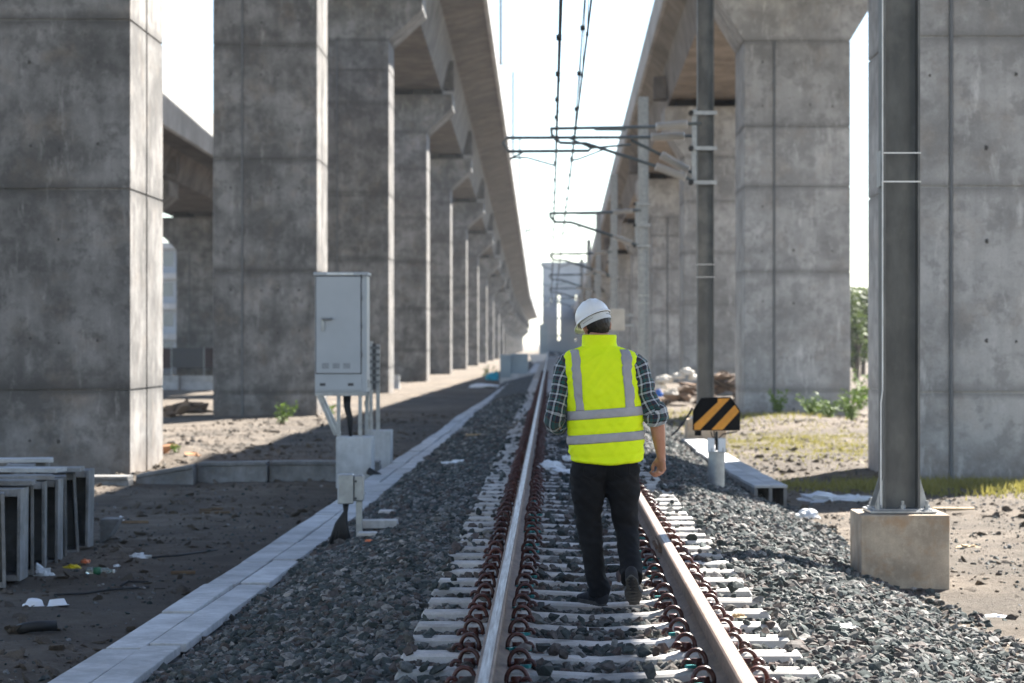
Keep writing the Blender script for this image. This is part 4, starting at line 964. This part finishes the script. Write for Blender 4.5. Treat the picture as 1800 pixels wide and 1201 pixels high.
def skin():
    t = NT('skin'); c = t.coords('Object'); b = t.mix(t.ramp(t.noise(c, 12, 6, .6), [(.3, 0), (.7, 1)]), (.34, .15, .095), (.46, .23, .15))
    t.set('Base Color', b); t.set('Roughness', .5); t.set('Subsurface Weight', .08); t.set('Subsurface Radius', (.01, .004, .002))
    t.bump(t.noise(c, 90, 4), .0015, .5); return t.m
M['skin'] = skin()
def plaid():
    t = NT('plaid_flannel'); uv = t.n('ShaderNodeTexCoord').outputs['UV']; sp = t.n('ShaderNodeSeparateXYZ'); wv = t.n('ShaderNodeVectorMath', operation='ADD'); nz = t.n('ShaderNodeTexNoise'); nz.inputs['Scale'].default_value = 9; t.l(t.n('ShaderNodeTexCoord').outputs['Object'], nz.inputs['Vector']); ns = t.n('ShaderNodeVectorMath', operation='SCALE'); ns.inputs['Scale'].default_value = .022; t.l(nz.outputs['Color'], ns.inputs[0]); t.l(uv, wv.inputs[0]); t.l(ns.outputs[0], wv.inputs[1]); t.l(wv.outputs[0], sp.inputs[0])
    P_ = .054
    def bands(o, stops):
        f = t.math('FRACT', t.math('DIVIDE', o, P_)); x = t.n('ShaderNodeValToRGB'); x.color_ramp.interpolation = 'CONSTANT'; e = x.color_ramp.elements
        while len(e) < len(stops): e.new(.5)
        for i, (p, c) in enumerate(stops): e[i].position = p; e[i].color = (*c, 1)
        t.l(f, x.inputs[0]); return x.outputs[0]
    T1, N1, K1, W1 = (.015, .075, .075), (.012, .015, .035), (.006, .006, .008), (.46, .48, .51)
    st = [(0, T1), (.28, K1), (.40, W1), (.60, K1), (.68, N1), (.90, K1), (.94, (.10, .03, .02))]
    a = bands(sp.outputs[0], st); b = bands(sp.outputs[1], st)
    base = t.mix(.5, a, b); t.set('Base Color', base); t.set('Roughness', .9); t.set('Sheen Weight', .2)
    t.bump(t.noise(t.coords('Object'), 220, 3), .001, .5); return t.m
M['plaid'] = plaid()

man = empty('person', (.309, 14.1, 0), 'man walking away between the rails in yellow vest, plaid shirt and white hard hat', 'person')
XP = lambda px: (px - 1060) / 301.0
ZP = lambda py: (1066 - py) / 301.0
def cat(pts, n=6):
    """Catmull-Rom resample of tuples of any length"""
    P_ = [pts[0]] + list(pts) + [pts[-1]]; out = []
    for i in range(1, len(P_) - 2):
        for k in range(n):
            t = k / n; a, b, c, d = P_[i - 1], P_[i], P_[i + 1], P_[i + 2]
            out.append(tuple(.5 * ((2 * b[j]) + (c[j] - a[j]) * t + (2 * a[j] - 5 * b[j] + 4 * c[j] - d[j]) * t * t + (3 * b[j] - a[j] - 3 * c[j] + d[j]) * t ** 3) for j in range(len(b))))
    out.append(tuple(pts[-1])); return out
def limb(name, spec, mat, parent, n=40, sub=8, wr=.004, wf=(9, 9, 14), uvs=False, seed=0, build=True, close=True):
    """spec: (x,y,z,radius_x,radius_y)"""
    pts = cat(spec, sub); vs = []; L = 0; uv = []; prev = None; up = Vector((0, 1, 0)); rings = []
    for i, p in enumerate(pts):
        c = Vector(p[:3]); d = (Vector(pts[min(i + 1, len(pts) - 1)][:3]) - Vector(pts[max(0, i - 1)][:3])).normalized()
        up = (up - d * up.dot(d)).normalized(); w = up.cross(d).normalized()
        if prev is not None: L += (c - prev).length
        prev = c
        for k in range(n):
            a = 2 * math.pi * k / n; dr = w * math.cos(a) * p[3] + up * math.sin(a) * p[4]
            q = c + dr; dn = dr.normalized()
            dsp = wr * (noise.noise(Vector((q.x * wf[0] + seed, q.y * wf[1], q.z * wf[2]))) + .7 * noise.noise(Vector((q.x * wf[0] * 2.2, q.y * wf[1] * 2 + seed, q.z * wf[2] * 2.6))) * 1.0)
            rid = 1 - abs(noise.noise(Vector((q.x * 8 + seed, q.y * 8, q.z * 22 + q.x * 18)))) * 3
            dsp += wr * .8 * max(0, rid)
            vs.append(q + dn * dsp); uv.append((a * .5 * (p[3] + .055), L))
    m = MB(); fs = []
    for i in range(len(pts) - 1):
        for k in range(n): fs.append((i * n + k, i * n + (k + 1) % n, (i + 1) * n + (k + 1) % n, (i + 1) * n + k))
    if close: fs.append(tuple(range(n))[::-1]); fs.append(tuple((len(pts) - 1) * n + k for k in range(n)))
    m.add(vs, fs)
    if not build: return m
    o = m.build(name, mat, parent, smooth=True)
    if uvs:
        me = o.data; ul = me.uv_layers.new(name='UVMap')
        for poly in me.polygons:
            us = [me.loops[li].vertex_index for li in poly.loop_indices]; ks = [v % n for v in us]; wrapq = max(ks) - min(ks) > n / 2
            for li, v in zip(poly.loop_indices, us):
                u, w_ = uv[v]
                if wrapq and v % n == 0: u = 2 * math.pi * .5 * .11
                ul.data[li].uv = (u, w_)
    return o
def ell(m, c, r, rot=None, sub=3):
    bm = bmesh.new(); bmesh.ops.create_icosphere(bm, subdivisions=sub, radius=1); c = Vector(c)
    vs = [c + (rot @ Vector((v.co.x * r[0], v.co.y * r[1], v.co.z * r[2])) if rot else Vector((v.co.x * r[0], v.co.y * r[1], v.co.z * r[2]))) for v in bm.verts]
    fs = [tuple(v.index for v in f.verts) for f in bm.faces]; bm.free(); m.add(vs, fs)
def remesh(o, vox, it=4):
    q = o.modifiers.new('skin', 'REMESH'); q.mode = 'VOXEL'; q.voxel_size = vox; q.use_smooth_shade = True
    q = o.modifiers.new('smooth', 'SMOOTH'); q.iterations = it; q.factor = .5
# --- head frame
HC = Vector((-.040, .020, 1.640))
HR = Matrix.Rotation(R(-8), 3, 'Y') @ Matrix.Rotation(R(14), 3, 'Z') @ Matrix.Rotation(R(-14), 3, 'X')
hp = lambda x, y, z: HC + HR @ Vector((x, y, z))
b = MB()
def he(c, r, sub=3): ell(b, hp(*c), r, HR, sub)
he((0, -.012, .012), (.074, .094, .092), 4); he((0, .03, -.045), (.058, .062, .062)); he((0, .062, -.085), (.030, .028, .022)); he((0, .075, -.012), (.048, .024, .05))
b.tube([hp(0, .088, .005), hp(0, .108, -.03)], [.009, .014], 10); he((0, .104, -.036), (.018, .013, .010)); he((0, .088, -.060), (.024, .010, .006)); he((0, .086, -.070), (.020, .010, .007))
for s_ in (-1, 1):
    he((s_ * .074, -.008, -.022), (.009, .017, .029)); he((s_ * .080, -.012, -.012), (.007, .019, .020)); he((s_ * .030, .086, .018), (.020, .010, .006)); he((s_ * .038, .068, -.035), (.022, .018, .016))
b.tube([Vector((-.026, -.012, 1.44)), Vector((-.030, -.008, 1.53)), hp(0, -.028, -.055)], [.068, .060, .058], 20)
# torso core, arms, hands, legs under the clothes
for z, rx, ry in ((1.36, .15, .085), (1.2, .15, .09), (1.02, .14, .09), (.88, .16, .10)): ell(b, (-.0, 0, z), (rx, ry, .15))
def arm(ch, rs): b.tube([Vector(p) for p in ch], rs, 16)
S1, E1, WR1 = (.175, .0, 1.40), (.295, -.03, 1.12), (.340, .03, .868)
arm(cat([(*S1, .05), (*E1, .046), (.315, -.02, 1.05, .044), (.326, .0, .97, .038), (*WR1, .0265), (.343, .035, .84, .027)], 5) and [p[:3] for p in cat([(*S1, .05), (*E1, .046), (.315, -.02, 1.05, .044), (.326, .0, .97, .038), (*WR1, .0265), (.343, .035, .84, .027)], 5)], [p[3] for p in cat([(*S1, .05), (*E1, .046), (.315, -.02, 1.05, .044), (.326, .0, .97, .038), (*WR1, .0265), (.343, .035, .84, .027)], 5)])
la = cat([(-.21, 0, 1.38, .05), (-.285, -.04, 1.09, .046), (-.24, .05, 1.065, .044), (-.17, .16, 1.09, .036), (-.10, .25, 1.12, .027), (-.07, .28, 1.125, .026)], 5)
arm([p[:3] for p in la], [p[3] for p in la])
def hand(wp, D, N, thumbside, curl):
    """wp wrist, D towards the fingers, N palm normal, thumbside towards the thumb"""
    wp, D, N, T_ = Vector(wp), Vector(D).normalized(), Vector(N).normalized(), Vector(thumbside).normalized()
    rot = Matrix((T_, N, D)).transposed()
    ell(b, wp + D * .045, (.038, .017, .052), rot); ell(b, wp + D * .072, (.040, .014, .024), rot); ell(b, wp + D * .035 + T_ * .022 + N * .010, (.018, .015, .032), rot)
    for q, (o_, ln) in enumerate(((.029, .95), (.010, 1.05), (-.009, .98), (-.027, .80))):
        k0 = wp + D * (.080 - abs(q - 1) * .004) + T_ * o_; ps = [k0 - D * .03, k0]; a = 0
        for sgl, da in ((.040 * ln, curl * .75), (.026 * ln, curl * 1.15), (.020 * ln, curl * .7)):
            a += da; ps.append(ps[-1] + (D * math.cos(a) + N * math.sin(a)) * sgl)
        b.tube(cat([tuple(p) for p in ps], 3), [.0095] * (3 * (len(ps) - 1)) + [.0078], 10)
        ell(b, k0 - N * .003, (.0108, .0108, .0108), None, 2)
    ps = [wp + D * .018 + T_ * .018, wp + D * .042 + T_ * .040 + N * .016, wp + D * .068 + T_ * .040 + N * .034, wp + D * .088 + T_ * .026 + N * .040]
    b.tube(cat([tuple(p) for p in ps], 3), [.014] * 4 + [.0115] * 4 + [.010, .008], 10)
hand(WR1, (.02, .06, -1), (-.80, -.58, .05), (-.58, .80, .02), .85)
hand((-.085, .268, 1.122), (.8, .5, .1), (0, -.3, -1), (.5, .7, .3), .9)
for lg in (((-.085, 0, .8), (-.075, .03, .45), (-.03, -.03, .09)), ((.10, 0, .8), (.135, .03, .44), (.153, -.29, .2))): b.tube(cat([(*lg[0], .07), (*lg[1], .05), (*lg[2], .04)], 5) and [p[:3] for p in cat([(*lg[0], .07), (*lg[1], .05), (*lg[2], .04)], 5)], [p[3] for p in cat([(*lg[0], .07), (*lg[1], .05), (*lg[2], .04)], 5)], 14)
body = b.build('body', M['skin'], man, smooth=True, fix=True); remesh(body, .0042, 5)
e = MB()
for s_ in (-1, 1): ell(e, hp(s_ * .031, .0835, .004), (.011, .009, .008), HR, 2)
e.build('eyes', M['foam'], man, smooth=True)
e = MB()
for s_ in (-1, 1): ell(e, hp(s_ * .031, .0915, .004), (.005, .0025, .005), HR, 2)
e.build('irises', M['black'], man, smooth=True)
# hair
m = MB(); bm = bmesh.new(); bmesh.ops.create_icosphere(bm, subdivisions=5, radius=1); keep = []
for f in bm.faces:
    c = f.calc_center_median()
    if c.z > .55 or (c.y < .30 and c.z > -.93 + max(0, c.y + .2) * 1.1 and not (abs(c.x) > .80 and -.35 < c.y < .22 and c.z < -.12)): keep.append(f)
vs = []
for v in bm.verts:
    k = 1 + .035 * noise.noise(v.co * 9) + .02 * noise.noise(v.co * 26); vs.append(hp(v.co.x * .083 * k, -.012 + v.co.y * .104 * k, .010 + v.co.z * (.102 if v.co.z > 0 else .098) * k))
m.add(vs, [tuple(v.index for v in f.verts) for f in keep]); bm.free()
m.build('hair', M['hair'], man, smooth=True, fix=False)
# helmet
HM = Matrix.Rotation(R(-16), 3, 'Y') @ Matrix.Rotation(R(22), 3, 'Z') @ Matrix.Rotation(R(-16), 3, 'X'); HH = Vector((-.058, .030, 1.672))
hq = lambda x, y, z: HH + HM @ Vector((x, y, z))
prof_ = []; n = 56; K = 22; vs = []
for i in range(K + 1):
    t_ = i / K * math.pi / 2
    for k in range(n):
        a = 2 * math.pi * k / n; rr = math.cos(t_) ** .85 if i < K else 0
        x, y = math.cos(a) * .099 * rr, math.sin(a) * .128 * rr; z = math.sin(t_) ** .9 * .108
        for cx, w_, hgt in ((0, .018, .006), (-.034, .008, .004), (.034, .008, .004)):
            if z > .02: z += hgt * math.exp(-((x - cx) / w_) ** 2) * min(1, (z - .02) / .03) * (1 if abs(y) < .1 else 0)
        vs.append((x, y, z))
fs = [(i * n + k, i * n + (k + 1) % n, (i + 1) * n + (k + 1) % n, (i + 1) * n + k) for i in range(K) for k in range(n)]
br = []
for k in range(n):
    a = 2 * math.pi * k / n; fr = max(0, math.sin(a)) ** 1.5; out = .010 + .040 * fr
    br.append((math.cos(a) * (.099 + out * .8), math.sin(a) * (.128 + out), -.004 - .012 * fr))
o0 = len(vs); vs += br; vs += [(x, y, z - .006) for x, y, z in br]; vs += [(x * .955, y * .955, -.006) for x, y, z in vs[:n]]
for k in range(n):
    q = (k + 1) % n; fs += [(k, o0 + k, o0 + q, q)[::-1], (o0 + k, o0 + n + k, o0 + n + q, o0 + q)[::-1], (o0 + n + k, o0 + 2 * n + k, o0 + 2 * n + q, o0 + n + q)[::-1]]
hel = MB().add([hq(*p) for p in vs], fs).build('hard_hat', M['helmet'], man, smooth=True)
# head band below the brim at the nape, adjuster dots
vs = []; nn = 40
for k in range(nn + 1):
    a = R(185) + R(170) * k / nn - R(0)
    for rr, z in ((.090, .000), (.093, -.040), (.096, -.040), (.096, .000)): vs.append(hq(math.cos(a) * rr, math.sin(a) * (rr + .026), z - .004 - .006 * math.sin(math.pi * k / nn)))
fs = [(k * 4 + j, k * 4 + (j + 1) % 4, (k + 1) * 4 + (j + 1) % 4, (k + 1) * 4 + j) for k in range(nn) for j in range(4)]
hb = MB().add(vs, fs).build('headband', M['hband'], hel, smooth=False)
m = MB()
for k in list(range(4, 14)) + list(range(26, 34)):
    a = R(185) + R(170) * k / nn; p = hq(math.cos(a) * .0965, math.sin(a) * .1225, -.026); ell(m, p, (.0022, .0022, .0022), None, 1)
m.build('band_holes', M['hole'], hel)
m = MB().tube([hq(math.cos(R(a)) * .0985, math.sin(R(a)) * .1265, -.005) for a in range(180, 361, 10)], .0032, 6).build('painted_brim_shade', M['hole'], hel)  # dark tube along the brim, painted to stand for the shade under it
# vest
VR = [(.835, .022, .200, .135), (.845, .022, .212, .148), (.90, .020, .219, .150), (1.0, .015, .220, .146), (1.14, .008, .218, .142), (1.26, -.003, .217, .140), (1.36, -.013, .219, .134), (1.42, -.017, .222, .120), (1.452, -.018, .219, .108), (1.472, -.018, .203, .098), (1.488, -.018, .172, .090), (1.502, -.018, .132, .083), (1.512, -.020, .106, .079), (1.53, -.022, .101, .078), (1.565, -.023, .099, .080), (1.578, -.023, .094, .076)]
NV = 2.7
def vring(z):
    zs = [r[0] for r in VR]; return [float(np.interp(z, zs, [r[j] for r in VR])) for j in (1, 2, 3)]
def vdisp(p, z, push=0):
    c, a, bb = vring(z); q = Vector((p[0] - c, p[1], 0)); d = q.normalized() if q.length else Vector((0, -1, 0))
    low = 1 if z < 1.5 else .4
    s_ = .0065 * noise.noise(Vector((p[0] * 7, p[1] * 7, z * 8))) + 0.005 * noise.noise(Vector((p[0] * 16, p[1] * 16, z * 26 + p[0] * 20)))
    s_ += .0075 * max(0, 1 - abs(noise.noise(Vector((p[0] * 5 + 3, p[1] * 5, z * 15 - p[0] * 14)))) * 4)
    for zz, w_ in ((1.147, .007), (1.097, .007), (1.005, .007), (.955, .007), (1.045, .01), (.875, .012)): 
        tilt = (p[0] - .01) * .075; s_ -= .0035 * math.exp(-((z - tilt - zz) / w_) ** 2)
    s_ -= .004 * math.exp(-((z - 1.515) / .008) ** 2)
    return Vector((p[0], p[1], z)) + d * (s_ * low + push)
def VS(u, z, push=0):
    c, a, bb = vring(z); cu, su = math.cos(u), math.sin(u)
    x = c + a * math.copysign(abs(cu) ** (2 / NV), cu); y = bb * math.copysign(abs(su) ** (2 / NV), su) + .0
    hz = z - .010 * math.cos(2 * u) * 0 + .0
    return vdisp((x, y), hz, push)
zs = list(np.linspace(.835, .85, 4)) + list(np.linspace(.86, 1.44, 74)) + list(np.linspace(1.445, 1.515, 24)) + list(np.linspace(1.52, 1.578, 16)); NU = 120
us = []
for k in range(NU):
    t_ = 2 * math.pi * k / NU; us.append(t_ - .13 * math.sin(4 * t_) )
vs = [VS(u, z) for z in zs for u in us]
for i, v in enumerate(vs):
    if zs[i // NU] < .95: v.z += (.95 - zs[i // NU]) / .115 * (.008 * noise.noise(Vector((v.x * 9, v.y * 9, 2))) - .02 * ((v.x - .02) / .2) ** 2 * -1 - .012)
fs = [(i * NU + k, i * NU + (k + 1) % NU, (i + 1) * NU + (k + 1) % NU, (i + 1) * NU + k) for i in range(len(zs) - 1) for k in range(NU)]
inner = []
for k in range(NU): p = vs[k]; inner.append(Vector((.02 + (p.x - .02) * .88, p.y * .85, p.z + .03)))
top = []
for k in range(NU): p = vs[(len(zs) - 1) * NU + k]; top.append(Vector((-.023 + (p.x + .023) * .86, p.y * .86, p.z - .03)))
o0 = len(vs); vs += inner; o1 = len(vs); vs += top; L0 = (len(zs) - 1) * NU
for k in range(NU):
    q = (k + 1) % NU; fs.append((k, o0 + k, o0 + q, q)); fs.append((L0 + k, L0 + q, o1 + q, o1 + k))
vest = MB().add(vs, fs).build('vest', M['hivis'], man, smooth=True)
def strip(grid_pts, nm):
    """grid of surface points with an edge thickness"""
    ny, nx = len(grid_pts), len(grid_pts[0]); vs = [p for r in grid_pts for p in r]
    fs = [(j * nx + i, j * nx + i + 1, (j + 1) * nx + i + 1, (j + 1) * nx + i) for j in range(ny - 1) for i in range(nx - 1)]
    o = MB().add(vs, fs).build(nm, M['reflect'], vest, smooth=True)
    sm = o.modifiers.new('thickness', 'SOLIDIFY'); sm.thickness = .002; sm.offset = 0; return o
for zc, nm in ((1.122, 'reflective_band'), (.980, 'reflective_band')):
    g_ = []
    for dz in np.linspace(-.026, .026, 7):
        row = []
        for u in us + [us[0] + 2 * math.pi]:
            c, a, bb = vring(zc); x = c + a * math.copysign(abs(math.cos(u)) ** (2 / NV), math.cos(u)); row.append(VS(u, zc + dz + (x - .01) * .075, .0045))
        g_.append(row)
    strip(g_, nm)
for (xa, xb, xc, xd) in ((XP(1004), XP(1019), XP(1013), XP(1027)), (XP(1088), XP(1105), XP(1098), XP(1113))):
    for sgn in (-1, 1):
        g_ = []
        for z in np.linspace(1.135, 1.492, 40):
            t_ = (z - 1.14) / .355; c, a, bb = vring(z); row = []
            for q in np.linspace(0, 1, 6):
                x = (xc + (xd - xc) * q) * (1 - t_) + (xa + (xb - xa) * q) * t_
                f_ = min(.985, abs((x - c) / a)); y = sgn * bb * (1 - f_ ** NV) ** (1 / NV); row.append(vdisp((c + math.copysign(f_ * a, x - c), y), z, .004))
            g_.append(row)
        strip(g_, 'reflective_stripe')
m = MB().tube([VS(u, .846 + 0, .003) + Vector((0, 0, .1 * 0 - .008 + .016 * ((VS(u, .846).x - .02) / .2) ** 2)) for u in us + [us[0] + 2 * math.pi]], .0035, 6, cap=False)
# shirt sleeves
limb('shirt_sleeve', [(.150, .0, 1.435, .05, .06), (.185, .0, 1.40, .068, .072), (.222, -.008, 1.31, .066, .070), (.252, -.022, 1.22, .057, .063), (.280, -.035, 1.155, .059, .064), (.298, -.035, 1.115, .061, .064), (.304, -.028, 1.085, .056, .06)], M['plaid'], man, 56, 10, .0075, (12, 12, 18), True, 3)
limb('rolled_cuff', [(.292, -.034, 1.135, .060, .062), (.300, -.034, 1.128, .071, .070), (.303, -.032, 1.10, .073, .070), (.306, -.030, 1.075, .068, .066), (.307, -.028, 1.068, .056, .056)], M['plaid'], man, 48, 6, .008, (14, 14, 20), True, 9)
limb('shirt_sleeve', [(-.175, .0, 1.435, .05, .06), (-.212, .0, 1.39, .064, .070), (-.238, -.01, 1.30, .058, .064), (-.258, -.025, 1.20, .058, .062), (-.276, -.04, 1.13, .058, .062), (-.285, -.03, 1.085, .058, .062), (-.270, .01, 1.065, .056, .056), (-.250, .045, 1.062, .054, .054)], M['plaid'], man, 56, 10, .0075, (12, 12, 18), True, 5)
limb('rolled_cuff', [(-.277, .0, 1.066, .058, .058), (-.272, .01, 1.064, .066, .066), (-.252, .045, 1.062, .066, .064), (-.242, .06, 1.064, .054, .054)], M['plaid'], man, 44, 6, .007, (14, 14, 20), True, 12)
# trousers
t1 = limb('', [(-.055, .0, .84, .115, .125), (-.078, .0, .76, .108, .122), (-.083, .0, .69, .097, .110), (-.088, .005, .56, .080, .087), (-.077, .018, .45, .069, .075), (-.060, .0, .31, .059, .068), (-.040, -.02, .19, .057, .066), (-.026, -.03, .10, .060, .068), (-.022, -.03, .055, .062, .072)], None, None, 44, 9, .010, (8, 8, 13), seed=1, build=False)
t2 = limb('', [(.095, .0, .84, .110, .125), (.102, .0, .76, .108, .122), (.112, .0, .69, .096, .108), (.126, .010, .56, .077, .085), (.140, .015, .44, .067, .075), (.150, -.09, .32, .062, .068), (.155, -.19, .24, .061, .066), (.155, -.26, .195, .060, .064), (.154, -.285, .178, .062, .064)], None, None, 44, 9, .009, (8, 8, 13), seed=2, build=False)
t3 = MB(); ell(t3, (.018, 0, .86), (.190, .125, .09)); ell(t3, (-.055, -.045, .79), (.10, .09, .085)); ell(t3, (.085, -.045, .79), (.10, .09, .085))
m = MB(); [m.add(q.v, q.f) for q in (t1, t2, t3)]
tro = m.build('trousers', M['jeans'], man, smooth=True); remesh(tro, .0065, 3)
# seams and pockets on the trousers
for s_, (xa, xb) in ((0, (XP(1024), XP(1050))), (1, (XP(1078), XP(1104)))):
    m = MB(); ps = [Vector((xa, -.2, .835)), Vector((xa + .004, -.2, .765)), Vector(((xa + xb) / 2, -.2, .745)), Vector((xb - .004, -.2, .765)), Vector((xb, -.2, .835))]
    for p in ps: p.y = -.134 - .004
    m.tube(ps, .0022, 5).build('back_pocket_seam', M['jeans'], tro)
# shoes
def shoe(ankle, toe, lbl, upv):
    A, T_ = Vector(ankle), Vector(toe); d = (T_ - A).normalized(); up = (Vector(upv) - d * Vector(upv).dot(d)).normalized(); sd = d.cross(up)
    rot = Matrix((sd, d, up)).transposed(); L_ = (T_ - A).length
    P_ = lambda x, y, z: A + rot @ Vector((x, y, z))
    out = []
    for k in range(32):
        a = 2 * math.pi * k / 32; y = math.sin(a) * L_ / 2 + L_ / 2; x = math.cos(a) * (.044 + .008 * (y / L_ > .5)) * (1 - .18 * math.exp(-((y / L_ - .38) / .16) ** 2)); out.append((x, y))
    vs = [P_(x, y, 0) for x, y in out] + [P_(x * 1.02, y, .022) for x, y in out]
    s_ = MB().add(vs, [tuple(range(32)), tuple(range(32, 64))] + [(i, (i + 1) % 32, (i + 1) % 32 + 32, i + 32) for i in range(32)]).build('shoe_sole', M['sole'], None)
    tr_ = MB()
    for q in range(9):
        y = L_ * (.08 + q * .105); w_ = .03; tr_.add([P_(-w_, y, -.004), P_(w_, y, -.004), P_(w_, y + .012, -.004), P_(-w_, y + .012, -.004), P_(-w_, y, .002), P_(w_, y, .002), P_(w_, y + .012, .002), P_(-w_, y + .012, .002)], [(3, 2, 1, 0), (4, 5, 6, 7), (0, 1, 5, 4), (1, 2, 6, 5), (2, 3, 7, 6), (3, 0, 4, 7)])
    m = MB()
    for y, w_, h_ in ((.04, .038, .085), (.075, .040, .09), (.12, .041, .072), (.17, .045, .058), (.215, .045, .048), (.25, .036, .038)):
        ell(m, P_(0, y * L_ / .28, .012 + h_ * .35), (w_, .05, h_ * .6), rot, 3)
    u = m.build('shoe', M['shoe'], man, smooth=True); remesh(u, .006, 5)
    s_.parent = u; tr_.build('sole_tread', M['sole'], u)
shoe((.010, -.085, .006), (-.130, .150, .010), 'l', (0, 0, 1))
shoe((.150, -.375, .205), (.178, -.17, .018), 'r', (0, .55, .8))

# ------------------------------------------------------------------ air
hz = MB().box(-1600, 1600, -80, 3200, -3, 42).build('haze', M['hole']); hz.data.materials.clear()
hm = bpy.data.materials.new('pale_air'); hm.use_nodes = True; ht = hm.node_tree; ht.nodes.clear()
ho = ht.nodes.new('ShaderNodeOutputMaterial'); hv = ht.nodes.new('ShaderNodeVolumePrincipled'); hv.inputs['Color'].default_value = (.85, .92, 1, 1); hv.inputs['Density'].default_value = .0002
ht.links.new(hv.outputs[0], ho.inputs['Volume']); hz.data.materials.append(hm); tag(hz, 'thin pale haze over the whole site', kind='stuff')
